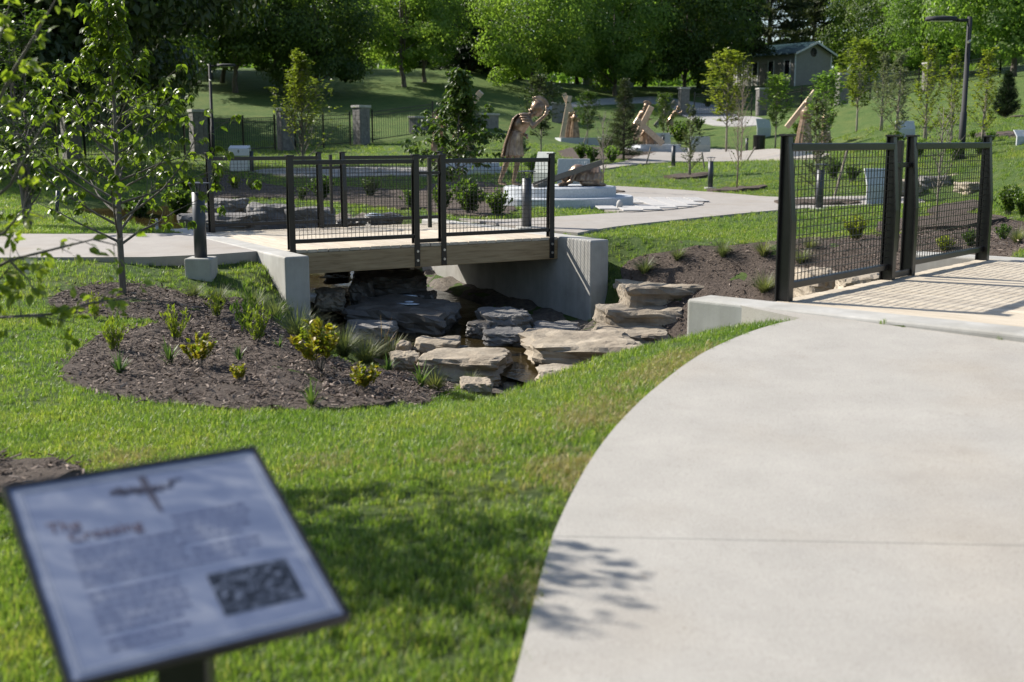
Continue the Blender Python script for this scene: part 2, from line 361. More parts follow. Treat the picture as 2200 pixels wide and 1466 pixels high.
def Tn(x, y, base=False):
    x = np.asarray(x, float); y = np.asarray(y, float); sh = x.shape; xf = x.ravel(); yf = y.ravel(); out = np.empty(xf.shape)
    for i in range(0, len(xf), 20000):
        a = xf[i:i + 20000]; b = yf[i:i + 20000]
        d2 = (a[:, None] - CPn[None, :, 0]) ** 2 + (b[:, None] - CPn[None, :, 1]) ** 2
        out[i:i + 20000] = _k(d2) @ _w[:-3] + _w[-3] + _w[-2] * a + _w[-1] * b
    if base: return out.reshape(sh)
    d, bz, s = creek_info(xf, yf)
    # left (far) bank is wide and gentle in front of the far bridge, the near bank is steeper
    wide = np.clip((xf + 1.2) / 2.2, 0, 1) * np.clip((17.5 - yf) / 2.5, 0, 1)
    nw = np.clip((xf + 3.4) / 2, 0, 1) * np.clip((2.2 - xf) / 2.4, 0, 1) * np.clip((14.2 - yf) / 1.5, 0, 1) * np.clip((yf - 6.45 - 1.1 * np.clip(xf + .2, 0, 1)) / 1.1, 0, 1)
    do = np.where(s > 0, 2.2 + 2.0 * wide, 2.5 + 2.6 * nw)
    di = np.full(d.shape, .75)
    for B in BR:
        px = xf - B['o'][0]; py = yf - B['o'][1]
        ss = px * B['e1'][0] + py * B['e1'][1]; ww = px * B['e2'][0] + py * B['e2'][1]
        q = np.clip(ww / 1.3, 0, 1) * np.clip((6.3 - ww) / 1.3, 0, 1); q = q * q * (3 - 2 * q) * (np.abs(ss - 2.14) < 4)
        do = do + (2.12 - do) * q; di = di + (1.5 - di) * q
    t = np.clip((d - di) / (do - di), 0, 1); t = t * t * (3 - 2 * t) * .75 + t * .25
    out = bz + (out - bz) * t
    for B in BR:
        px = xf - B['o'][0]; py = yf - B['o'][1]
        ss = px * B['e1'][0] + py * B['e1'][1]; ww = px * B['e2'][0] + py * B['e2'][1]
        q = np.clip((ww + .7) / .7, 0, 1) * np.clip((6.4 - ww) / .9, 0, 1) * (np.abs(ss - 2.14) < 2.22)
        cap = bz + .04 + .02 * (ss - 2.14) ** 2; out = out + (np.minimum(out, cap) - out) * q
    return out.reshape(sh)
def Tb(x, y): return Tn(x, y, True)
def T(x, y): return float(Tn(np.array([x]), np.array([y]))[0])
_S = np.r_[np.arange(1.5, 40, .04), np.arange(40, 200, .25)]
def G(u, v, ymin=0):
    d = ray(u, v); t = _S / d[1]; t = t[_S >= ymin]
    x = d[0] * t; y = d[1] * t; z = CAMZ + d[2] * t
    h = Tn(x, y); k = np.argmax(z <= h)
    if not (z <= h).any(): k = len(t) - 1
    return Vector((x[k], y[k], h[k]))
def inpoly(px, py, poly):
    px = np.asarray(px); ins = np.zeros(px.shape, bool); n = len(poly); j = n - 1
    for i in range(n):
        xi, yi = poly[i][0], poly[i][1]; xj, yj = poly[j][0], poly[j][1]
        c = ((yi > py) != (yj > py)); 
        with np.errstate(divide='ignore', invalid='ignore'):
            ins ^= c & (px < (xj - xi) * (py - yi) / ((yj - yi) if yj != yi else 1e-9) + xi)
        j = i
    return ins
def smoothpoly(p, it=2):
    for _ in range(it):
        q = []
        for i in range(len(p)):
            a = p[i]; b = p[(i + 1) % len(p)]
            q.append((a[0] * .75 + b[0] * .25, a[1] * .75 + b[1] * .25)); q.append((a[0] * .25 + b[0] * .75, a[1] * .25 + b[1] * .75))
        p = q
    return p
def smoothline(p, it=2):
    for _ in range(it):
        q = [p[0]]
        for a, b in zip(p[:-1], p[1:]):
            q += [(a[0] * .75 + b[0] * .25, a[1] * .75 + b[1] * .25), (a[0] * .25 + b[0] * .75, a[1] * .25 + b[1] * .75)]
        q.append(p[-1]); p = q
    return p
def drape(name, poly, mat, off, step=.25, rough=0, skirt=.15, parent=None, kind='structure', seed=1, hfun=None):
    P = [(float(p[0]), float(p[1])) for p in poly]
    D = []
    for a, b in zip(P, P[1:] + P[:1]):
        n = max(1, int(math.hypot(b[0] - a[0], b[1] - a[1]) / step))
        for i in range(n): D.append((a[0] + (b[0] - a[0]) * i / n, a[1] + (b[1] - a[1]) * i / n))
    A = np.array(D); x0, y0 = A.min(0); x1, y1 = A.max(0)
    gx, gy = np.meshgrid(np.arange(x0 + step / 2, x1, step), np.arange(y0 + step / 2, y1, step)); gx = gx.ravel(); gy = gy.ravel()
    rs = np.random.RandomState(seed); gx = gx + rs.uniform(-.2, .2, gx.shape) * step; gy = gy + rs.uniform(-.2, .2, gy.shape) * step
    m = inpoly(gx, gy, D)
    dm = np.min(np.hypot(gx[:, None] - A[None, :, 0], gy[:, None] - A[None, :, 1]), 1) if len(gx) * len(A) < 4e7 else np.full(len(gx), 9.)
    m &= dm > step * .4
    pts = [Vector(p) for p in D] + [Vector((a, b)) for a, b in zip(gx[m], gy[m])]
    nb = len(D)
    v2, e2, f2, *_ = delaunay_2d_cdt(pts, [(i, (i + 1) % nb) for i in range(nb)], [], 1, 1e-5)
    X = np.array([v.x for v in v2]); Y = np.array([v.y for v in v2]); Z = (hfun or Tn)(X, Y) + off
    if rough:
        Z = Z + np.array([noise.noise((x * 3, y * 3, seed)) * rough + noise.noise((x * 11, y * 11, seed + 5)) * rough * .5 for x, y in zip(X, Y)])
    V = [(x, y, z) for x, y, z in zip(X, Y, Z)]; F = [tuple(f) for f in f2]
    if skirt:
        from collections import Counter
        ec = Counter()
        for f in F:
            for i in range(len(f)): ec[(f[i], f[(i + 1) % len(f)])] += 1
        low = {}
        for (a, b) in list(ec):
            if (b, a) not in ec:
                for q in (a, b):
                    if q not in low: low[q] = len(V); V.append((V[q][0], V[q][1], V[q][2] - skirt))
                lo = len(V); V += [V[a], V[b]]; F.append((lo + 1, lo, low[a], low[b]))
    me = bpy.data.meshes.new(name); me.from_pydata(V, [], F); me.update()
    for p in me.polygons: p.use_smooth = p.index < len(f2)
    o = link(name, me, mat, parent)
    if kind and parent is None: o['kind'] = kind
    return o
# ================================================================ THE SETTING
def axis(*seg):
    out = []
    for a, b, s in seg: out += list(np.arange(a, b - 1e-6, s))
    return np.array(out + [seg[-1][1]])
ys = axis((-40, -4, 6), (-4, 6, .2), (6, 19.5, .11), (19.5, 34, .33), (34, 120, 1.1), (120, 420, 15))
xh = axis((0, 5.6, .11), (5.6, 8, .2), (8, 30, .6), (30, 220, 8)); xs = np.r_[-xh[::-1], xh[1:]]
gx, gy = np.meshgrid(xs, ys); gz = Tn(gx, gy)
nx, ny = len(xs), len(ys)
V = np.c_[gx.ravel(), gy.ravel(), gz.ravel()]
i = np.arange(nx * ny).reshape(ny, nx)
F = np.c_[i[:-1, :-1].ravel(), i[:-1, 1:].ravel(), i[1:, 1:].ravel(), i[1:, :-1].ravel()]
lawn = link('lawn', npmesh('lawn', V, F, True), M['lawn']); lawn['kind'] = 'structure'

def PX(lst, base=True):
    r = []
    for p in lst:
        if len(p) == 2: g = G(*p); r.append((g.x, g.y))
        else: r.append((p[1], p[2]))       # ('w', x, y)
    return r
ZONES = []      # (polygon, kind) used to keep grass off
# --- near concrete path, two slabs with a saw-cut joint
def NP(lst):
    r = []
    for u, v in lst:
        d = ray(u, v); k = (.012 - CAMZ) / (d[2] - .045 * d[1] - .012 * d[0]); r.append((d[0] * k, d[1] * k))
    return r
def Tpl(x, y): return .045 * np.asarray(y) + .012 * np.asarray(x)
edge = NP([(1720, 684), (1640, 702), (1560, 733), (1490, 768), (1400, 838), (1340, 896), (1300, 943), (1262, 998), (1228, 1060), (1205, 1110), (1187, 1152)])
edge2 = NP([(1187, 1156), (1165, 1225), (1145, 1300), (1128, 1370), (1112, 1430), (1100, 1475)])
jr = Vector((*NP([(2200, 1172)])[0], 0))
e0 = Vector(edge[-1]); jd = (Vector((jr.x, jr.y)) - e0).normalized()
jr2 = e0 + jd * 6
far_slab = smoothline(edge, 2)[::-1] + [(1.2 + .747 * .62 + .665 * -.16, 8.4 - .665 * .62 - .747 * .16), (1.2 + .747 * 5.4 - .665 * .16, 8.4 - .665 * 5.4 - .747 * .16), (8.5, 4.0), (jr2.x, jr2.y)]
edge2 = [(e0.x + .001, e0.y - .0035)] + edge2[1:]
near_slab = smoothline(edge2, 2) + [(-.10, 2.2), (-.3, 1), (-.9, -3), (5, -4), (7, 1), (jr2.x, jr2.y - .0035)]
pth = empty('path', (0, 0, 0)); pth['kind'] = 'structure'
drape('slab', far_slab, M['path'], .012, .3, parent=pth, hfun=Tpl); drape('slab', near_slab, M['path'], .012, .3, parent=pth, hfun=Tpl)
ZONES += [far_slab, near_slab, [(e0.x - .02, e0.y - .06), (e0.x - .02, e0.y + .06), (jr2.x, jr2.y + .06), (jr2.x, jr2.y - .06)]]
def sink(poly, zf, below):
    A = np.array([p[:2] for p in poly]); x = V[:, 0]; y = V[:, 1]; i = np.where((x > A[:, 0].min()) & (x < A[:, 0].max()) & (y > A[:, 1].min()) & (y < A[:, 1].max()))[0]; i = i[inpoly(x[i], y[i], A)]
    V[i, 2] = np.minimum(V[i, 2], zf(x[i], y[i]) - below); lawn.data.vertices.foreach_set('co', V.astype(np.float32).ravel()); lawn.data.update()
sink(far_slab, Tpl, .06); sink(near_slab, Tpl, .06)
# --- the path left of the far bridge
B0 = BR[0]
def L2W(B, s, w): return (B['o'][0] + B['e1'][0] * s + B['e2'][0] * w, B['o'][1] + B['e1'][1] * s + B['e2'][1] * w)
lp = [L2W(B0, -.155, .95), L2W(B0, -.155, 4.2)] + [(-6.4, 16.75), (-9, 16.9), (-14, 17.2), (-22, 18), (-22, 14.8), (-14, 13.9), (-9, 13.5), (-6, 13.36), (-4.2, 13.42), (-3.5, 13.75)]
drape('path', lp, M['path_far'], 0, .35, skirt=.35, hfun=lambda x, y: .162 + 0 * np.asarray(x)); ZONES.append(lp); sink(lp, lambda x, y: .162 + 0 * x, .06)
# --- the path right of the far bridge, round the plinth
rp = PX([(1290, 402), (1340, 403), (1450, 409), (1530, 416), (1670, 429), (1800, 425), (1880, 424), (1980, 428), (1990, 440), (1880, 441), (1760, 449), (1680, 455), (1550, 467), (1400, 483), (1290, 497)]) + \
    [L2W(B0, 4.435, .95), L2W(B0, 4.435, 4.15)] + PX([(985, 474), (1060, 478), (1200, 470), (1320, 462), (1420, 457), (1270, 430)])
rp = smoothline(rp, 1)
drape('path', rp, M['path_far'], .035, .4, hfun=Tb); ZONES.append(rp); sink(rp, Tb, .03)
mp = smoothpoly(PX([(1440, 320), (1516, 322), (1600, 325), (1700, 329), (1780, 331), (1780, 342), (1668, 346), (1600, 348), (1500, 350), (1380, 354), (1250, 372), (1240, 366), (1370, 345)]), 1)
drape('path', mp, M['path_far'], .05, .8, hfun=Tb); ZONES.append(mp)
lf = smoothpoly(PX([(540, 368), (640, 364), (760, 362), (900, 362), (1000, 366), (1010, 378), (850, 380), (700, 384), (560, 377)]), 1)
drape('path', lf, M['path'], .05, .8, hfun=Tb); ZONES.append(lf)
rd = smoothpoly(PX([(1150, 232), (1215, 226), (1260, 217), (1330, 211), (1420, 207), (1480, 220), (1560, 232), (1650, 258), (1640, 274), (1500, 268), (1455, 240), (1400, 222), (1320, 224), (1240, 233), (1150, 240)]), 1)
drape('road', rd, M['road'], .06, 1.2, hfun=Tb); ZONES.append(rd)
# --- mulch beds
bed = smoothpoly(PX([(100, 650), (130, 628), (200, 614), (300, 612), (390, 630), (440, 650), (480, 644), (540, 660), (590, 690), (640, 735), (700, 770), (760, 790), (860, 800), (940, 815), (985, 838),
                     (930, 858), (860, 872), (760, 884), (640, 888), (520, 886), (380, 878), (250, 857), (140, 828), (130, 800), (170, 760), (190, 735), (260, 712), (335, 704), (345, 694), (280, 690), (180, 680), (115, 665)]), 2)
drape('mulch_bed', bed, M['mulch'], .02, .09, .035, parent=None); ZONES.append(bed)
bank = smoothpoly(PX([(1330, 566), (1420, 549), (1520, 535), (1660, 525), (1760, 516), (1880, 508), (1990, 500), (2060, 478), (2130, 470), (2215, 480)]) + [(6.3, 12.6), (5.0, 11.9), (4.0, 12.0), (3.1, 12.6), (2.4, 13.3), (1.85, 14.2), (1.5, 15.4)], 1)
drape('mulch_bed', bank, M['mulch'], .02, .12, .04); ZONES.append(bank)
ring = [(-2.95 + .92 * math.cos(a) * (1 + .06 * math.sin(3 * a)), 5.2 + .48 * math.sin(a)) for a in np.linspace(0, 2 * math.pi, 26)[:-1]]
drape('mulch_bed', ring, M['mulch'], .035, .08, .05); ZONES.append(ring)
beds_far = []
for pl in ([(2078, 288), (2200, 283), (2230, 295), (2200, 303), (2090, 300)], [(1990, 452), (2040, 440), (2110, 432), (2110, 455), (2000, 470)],
           [(415, 392), (470, 372), (560, 395), (640, 410), (760, 400), (900, 420), (960, 440), (900, 455), (760, 440), (640, 428), (520, 432), (430, 425)],
           [(900, 400), (1000, 392), (1080, 398), (1090, 440), (1120, 462), (1000, 470), (900, 455)],
           [(1195, 322), (1300, 318), (1420, 326), (1400, 340), (1330, 345), (1210, 345)]):
    q = smoothpoly(PX(pl), 1); beds_far.append(q); ZONES.append(q)
    drape('mulch_bed', q, M['mulch'], .04, .3, .04)
# --- creek bed and water
cw = 1.35
def offs(d, wide=None):
    out = []
    for k in range(len(CREEK)):
        a = CREEK[max(0, k - 1)]; b = CREEK[min(len(CREEK) - 1, k + 1)]; t = Vector((b[0] - a[0], b[1] - a[1])).normalized()
        d_ = math.copysign(wide, d) if wide and k in (2, 3, 4, 8, 9) else d
        out.append((CREEK[k][0] - t.y * d_, CREEK[k][1] + t.x * d_))
    return out
wetbank = np.array(offs(1.35)); 
cb = smoothline(offs(1.6, 2.1), 1) + smoothline(offs(-1.5, 2.1), 1)[::-1]
drape('creek_bed', cb, M['pebble'], .015, .14, .09); ZONES.append(cb)
def water_h(x, y):
    d, bz, s = creek_info(np.asarray(x), np.asarray(y)); return bz
ww = smoothline(offs(1.05), 2) + smoothline(offs(-1.05), 2)[::-1]
drape('water', ww, M['water'], .20, .2, .012, skirt=0, hfun=water_h)

# ================================================================ THE TWO BRIDGES
def bridge(B, label, flip):
    rz = math.atan2(B['e1'][1], B['e1'][0]) if not flip else math.atan2(-B['e1'][1], -B['e1'][0])
    o = B['o'] if not flip else (B['o'][0] + B['e1'][0] * 4.28, B['o'][1] + B['e1'][1] * 4.28)
    if flip: o = (o[0] - .09, o[1] + .06)
    root = empty('footbridge', (o[0], o[1], B['z']), rz, label, 'footbridge', 'timber footbridges over the creek')
    for s0 in (0, 4.28):                                         # concrete abutments
        MB().box((s0 - .15, .3 if flip and s0 > 1 else 0, -1.75), (s0 + .15, 5.0, 0.0)).build('abutment', M['cast'], root, bevel=.022, seg=3)
    for w0 in (.80, 1.9, 3.0, 4.06):                             # timber beams
        MB().box((.15, w0, -.31), (4.13, w0 + .06, -.05)).build('beam', M['beam'], root, bevel=.006)
    n = 28; pw = (4.13 - .15) / n
    pm = MB().box((0, .802, -.046), (pw - .007, 4.118, -.008)).mesh('plank', bevel=.004)
    for k in range(n):
        p = link('plank', pm, M['deck'], root); p.location = (.15 + k * pw + .003, (k * 37 % 7 - 3) * .0015, ((k * 53) % 5 - 2) * .0008)
    for side in (0, 1):
        def Y(d): return .80 - d if side == 0 else 4.12 + d      # d: distance outwards from the beam face
        sg = 1 if side == 0 else -1
        rail = root
        S = (.25, 1.945, 2.335, 4.03)
        for s in S:
            m = MB()
            m.box((s - .038, min(Y(.012), Y(.002)), -.30), (s + .038, max(Y(.012), Y(.002)), 1.13))        # outer flange
            prof = [(Y(.002), -.045), (Y(.002), 1.13), (Y(-.035), 1.13), (Y(-.085), .55), (Y(-.085), -.006), (Y(-.06), -.006), (Y(-.06), -.045)]
            m.prism([(a, b) for a, b in prof], lambda p, t: (t, p[0], p[1]), s - .008, s + .008)
            for (ya, za), (yb, zb) in (((Y(-.035), 1.13), (Y(-.085), .55)), ((Y(-.085), .55), (Y(-.085), -.006))):
                m.prism([(ya, za), (yb, zb), (yb + sg * .011, zb), (ya + sg * .011, za)], lambda p, t: (t, p[0], p[1]), s - .032, s + .032)
            m.box((s - .05, min(Y(.018), Y(-.062)), 1.13), (s + .05, max(Y(.018), Y(-.062)), 1.145))
            po = m.build('rail_post', M['black'], root, bevel=.002, seg=1)
            for zb in (-.10, -.22):
                b = MB()
                b.tube([(s, Y(.012), zb), (s, Y(.026), zb)], .017, 10); b.build('bolt', M['steel'], po)
        for s0, s1 in ((S[0], S[1]), (S[2], S[3])):
            for z0, nm, hh in ((1.055, 'top_rail', .055), (.095, 'bottom_rail', .05)):
                m = MB(); yc = Y(-.03); m.box((s0 + .012, yc - .026, z0 - hh / 2), (s1 - .012, yc + .026, z0 + hh / 2)); m.build(nm, M['black'], root, bevel=.006)
            m = MB(); yc = Y(-.03); a, b = s0 + .05, s1 - .05
            k = int((b - a) / .052)
            for j in range(k + 1):
                x = a + (b - a) * j / k; m.box((x - .0024, yc - .0024, .12), (x + .0024, yc + .0024, 1.028))
            k2 = int(.905 / .052)
            for j in range(1, k2):
                z = .12 + .908 * j / k2; m.box((s0 + .012, yc - .0026 + .0052, z - .0024), (s1 - .012, yc + .0026 + .0052, z + .0024))
            g = m.build('mesh_panel', M['black'], root); g['kind'] = 'stuff'
        m = MB(); c = 2.14; yc = Y(-.01)
        m.box((c - .022, yc - .02, .20), (c + .022, yc + .02, 1.10)); m.box((S[1] + .047, yc - .018, .885), (S[2] - .047, yc + .018, .925))
        m.build('cross', M['black'], root, bevel=.003)
        m = MB(); m.box((S[1] + .03, Y(-.05), -.0), (S[2] - .03, Y(-.05) + .03, .05)); m.build('kick_rail', M['black'], root, bevel=.003)
    return root
bridge(BR[0], 'timber footbridge with black mesh rails, the far one over the rocky creek', False)
bridge(BR[1], 'timber footbridge with black mesh rails where the near path ends', True)

# ================================================================ SIGN
def sign():
    P = [Vector((-.865, 1.903, .92)), Vector((-.49, 2.152, .923)), Vector((-.254, 1.821, .722)), Vector((-.629, 1.572, .719))]
    k = .478 / .45; C = Vector((0, 0, CAMZ)); P = [C + (p - C) * k for p in P]
    c = sum(P, Vector()) / 4; ax = ((P[1] - P[0]) + (P[2] - P[3])).normalized(); ay = ((P[0] - P[3]) + (P[1] - P[2])).normalized()
    az = ax.cross(ay).normalized(); ay = az.cross(ax); h = .239; c = c - ax * .008
    base = (c.x, c.y, T(c.x, c.y)); root = empty('interpretive_sign', base, 0, 'tilted square interpretive sign panel on a black post, headed The Crossing', 'sign')
    Mx = Matrix((ax, ay, az)).transposed().to_4x4(); Mx.translation = c - Vector(base)
    MB().box((-h, -h, -.016), (h, h, -.001), Mx).build('frame', M['black'], root, bevel=.004)
    fr = MB()
    for a, b in (((-h, -h), (h, -h + .008)), ((-h, h - .008), (h, h)), ((-h, -h + .008), (-h + .008, h - .008)), ((h - .008, -h + .008), (h, h - .008))):
        fr.box((a[0], a[1], -.001), (b[0], b[1], .005), Mx)
    fr.build('rim', M['black'], root)
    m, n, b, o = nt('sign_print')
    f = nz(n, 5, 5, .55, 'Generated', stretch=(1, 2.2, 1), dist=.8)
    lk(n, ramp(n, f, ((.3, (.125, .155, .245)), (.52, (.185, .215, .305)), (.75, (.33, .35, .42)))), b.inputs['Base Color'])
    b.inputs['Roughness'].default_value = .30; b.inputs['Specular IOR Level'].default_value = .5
    e = h - .009
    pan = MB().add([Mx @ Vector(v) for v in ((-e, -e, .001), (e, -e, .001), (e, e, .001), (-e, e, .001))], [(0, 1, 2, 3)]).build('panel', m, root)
    ink = plain('sign_ink', (.055, .055, .085), .5, 0, .2, 20, 0); red = plain('sign_title', (.085, .055, .075), .5, 0, .2, 20, 0); pale = plain('sign_text', (.10, .115, .20), .5, 0, .2, 20, 0)
    line = MB()
    for r_ in (e - .012, e - .018):
        for a, b in (((-r_, -r_), (r_, -r_)), ((r_, -r_), (r_, r_)), ((r_, r_), (-r_, r_)), ((-r_, r_), (-r_, -r_))):
            line.bar(Mx @ Vector((*a, .002)), Mx @ Vector((*b, .002)), .0012, .0008, az)
    line.build('border_line', plain('sign_border', (.45, .48, .55), .5, 0, .1, 20, 0), root)
    def text(t, x, y, size, mat, nm):
        cu = bpy.data.curves.new(nm, 'FONT'); cu.body = t; cu.size = size; cu.extrude = .0002; cu.resolution_u = 3; cu.offset = .0001
        to = bpy.data.objects.new(nm, cu); dg = None
        COL.objects.link(to); bpy.context.view_layer.update(); me = bpy.data.meshes.new_from_object(to.evaluated_get(bpy.context.evaluated_depsgraph_get()))
        bpy.data.objects.remove(to); bpy.data.curves.remove(cu)
        me.transform(Mx @ Matrix.Translation((x, y, .0022))); me.materials.clear(); return link(nm, me, mat, root)
    text('The', -.190, .098, .036, red, 'title'); text('Crossing', -.162, .068, .036, red, 'title')
    rnd = random.Random(5)
    def para(x0, x1, y, rows, dy, nm, m_):
        mb = MB()
        for r_ in range(rows):
            x = x0; xe = x1 - (rnd.random() * .06 if r_ == rows - 1 else rnd.random() * .012)
            while x < xe - .006:
                w = rnd.uniform(.006, .022); w = min(w, xe - x)
                mb.bar(Mx @ Vector((x, y - r_ * dy, .0016)), Mx @ Vector((x + w, y - r_ * dy, .0016)), .0042, .0006, az); x += w + .004
        mb.build(nm, m_, root)
    para(-.165, .03, .045, 6, .0165, 'paragraph', pale); para(.02, .165, .085, 5, .0165, 'paragraph', pale); para(.03, .165, -.005, 3, .0165, 'paragraph', pale)
    para(-.165, .0, -.062, 6, .0165, 'paragraph', pale); para(-.16, -.02, -.168, 2, .0165, 'paragraph', pale)
    cr = MB(); cr.add([Mx @ Vector(v) for v in ((-.006, .205, .0018), (.008, .205, .0018), (.012, .150, .0018), (.012, .104, .0018), (.006, .104, .0018), (-.002, .150, .0018))], [(0, 5, 4, 3, 2, 1)])
    for k in range(60):                                          # thorny crossbar
        t = rnd.uniform(-1, 1); x = t * .058; y = .168 + .010 * t * t + rnd.uniform(-.007, .007); a = rnd.uniform(0, 3.14); L = rnd.uniform(.006, .014)
        cr.bar(Mx @ Vector((x - math.cos(a) * L, y - math.sin(a) * L * .6, .0019)), Mx @ Vector((x + math.cos(a) * L, y + math.sin(a) * L * .6, .0019)), .0025, .0006, az)
    cr.build('thorn_cross', ink, root)
    pm, n, b, o = nt('sign_photo')
    f = nz(n, 7, 6, .7, 'Generated', stretch=(2.2, 1.1, 1))
    lk(n, ramp(n, f, ((.42, (.010, .012, .017)), (.54, (.045, .055, .08)), (.66, (.22, .25, .33)))), b.inputs['Base Color']); b.inputs['Roughness'].default_value = .3
    MB().add([Mx @ Vector(v) for v in ((.035, -.172, .0016), (.182, -.172, .0016), (.182, -.072, .0016), (.035, -.072, .0016))], [(0, 1, 2, 3)]).build('photograph', pm, root)
    post = MB(); q = c - az * .016 - ay * .05 - Vector(base)
    post.box((q.x - .045, q.y - .03, -.2), (q.x + .045, q.y + .03, q.z - .005)); post.build('post', M['black'], root, bevel=.004)
sign()
# ================================================================ ROCKS
def rock_mesh(seed, w, d, h, boxy=9.0):
    bm = bmesh.new(); bmesh.ops.create_cube(bm, size=2); bmesh.ops.subdivide_edges(bm, edges=bm.edges, cuts=10, use_grid_fill=True)
    off = Vector((seed * 3.7, seed * 1.3, seed * 5.1))
    for v in bm.verts:
        c = v.co; q = (abs(c.x) ** boxy + abs(c.y) ** boxy + abs(c.z) ** boxy) ** (1 / boxy); c = c / q
        n1 = noise.noise(c * .9 + off); n2 = noise.noise(c * 2.3 + off * 2); n3 = noise.noise(c * 6 + off)
        n4 = noise.noise(c * 13 + off); k = 1 + .20 * n1 + .13 * n2 + .07 * n3 + .035 * n4
        x, y, z = c.x * k, c.y * k, c.z
        st = math.floor((z + .1 * n1) * 2.5) / 2.5
        z = z * .62 + .34 * st
        k2 = 1 + .10 * noise.noise(Vector((st * 7, c.x * .8, c.y * .8)) + off)
        x *= k2; y *= k2
        if c.z > .5: z += .16 * n2 + .12 * n1 + .07 * n3 + .03 * n4
        v.co = Vector((x * w / 2, y * d / 2, z * h / 2 * 1.04))
    bmesh.ops.recalc_face_normals(bm, faces=bm.faces)
    me = bpy.data.meshes.new('rock'); bm.to_mesh(me); bm.free(); return me
def rock(i, u0, u1, v0, v1, y, dep, mat, label, rz=0, tilt=0):
    a = W(u0, v1, y - dep * .35); b = W(u1, v0, y)
    w = (b.x - a.x) * (1 - .1 * abs(math.sin(rz))); top = b.z; bot = W(u0, v1, y - dep * .45).z; h = max(.12, top - bot) + .18
    x = (W(u0, v0, y).x + W(u1, v0, y).x) / 2
    if 'ledge' not in label: w *= .86; dep *= .82; h = h - .10
    me = rock_mesh(i + 1, w, dep, h); o = link('boulder', me, M[mat]); o.location = (x, y, top - h / 2); o.rotation_euler = (tilt, tilt * .4, rz)
    return tag(o, label, 'rock', 'stones along the creek')
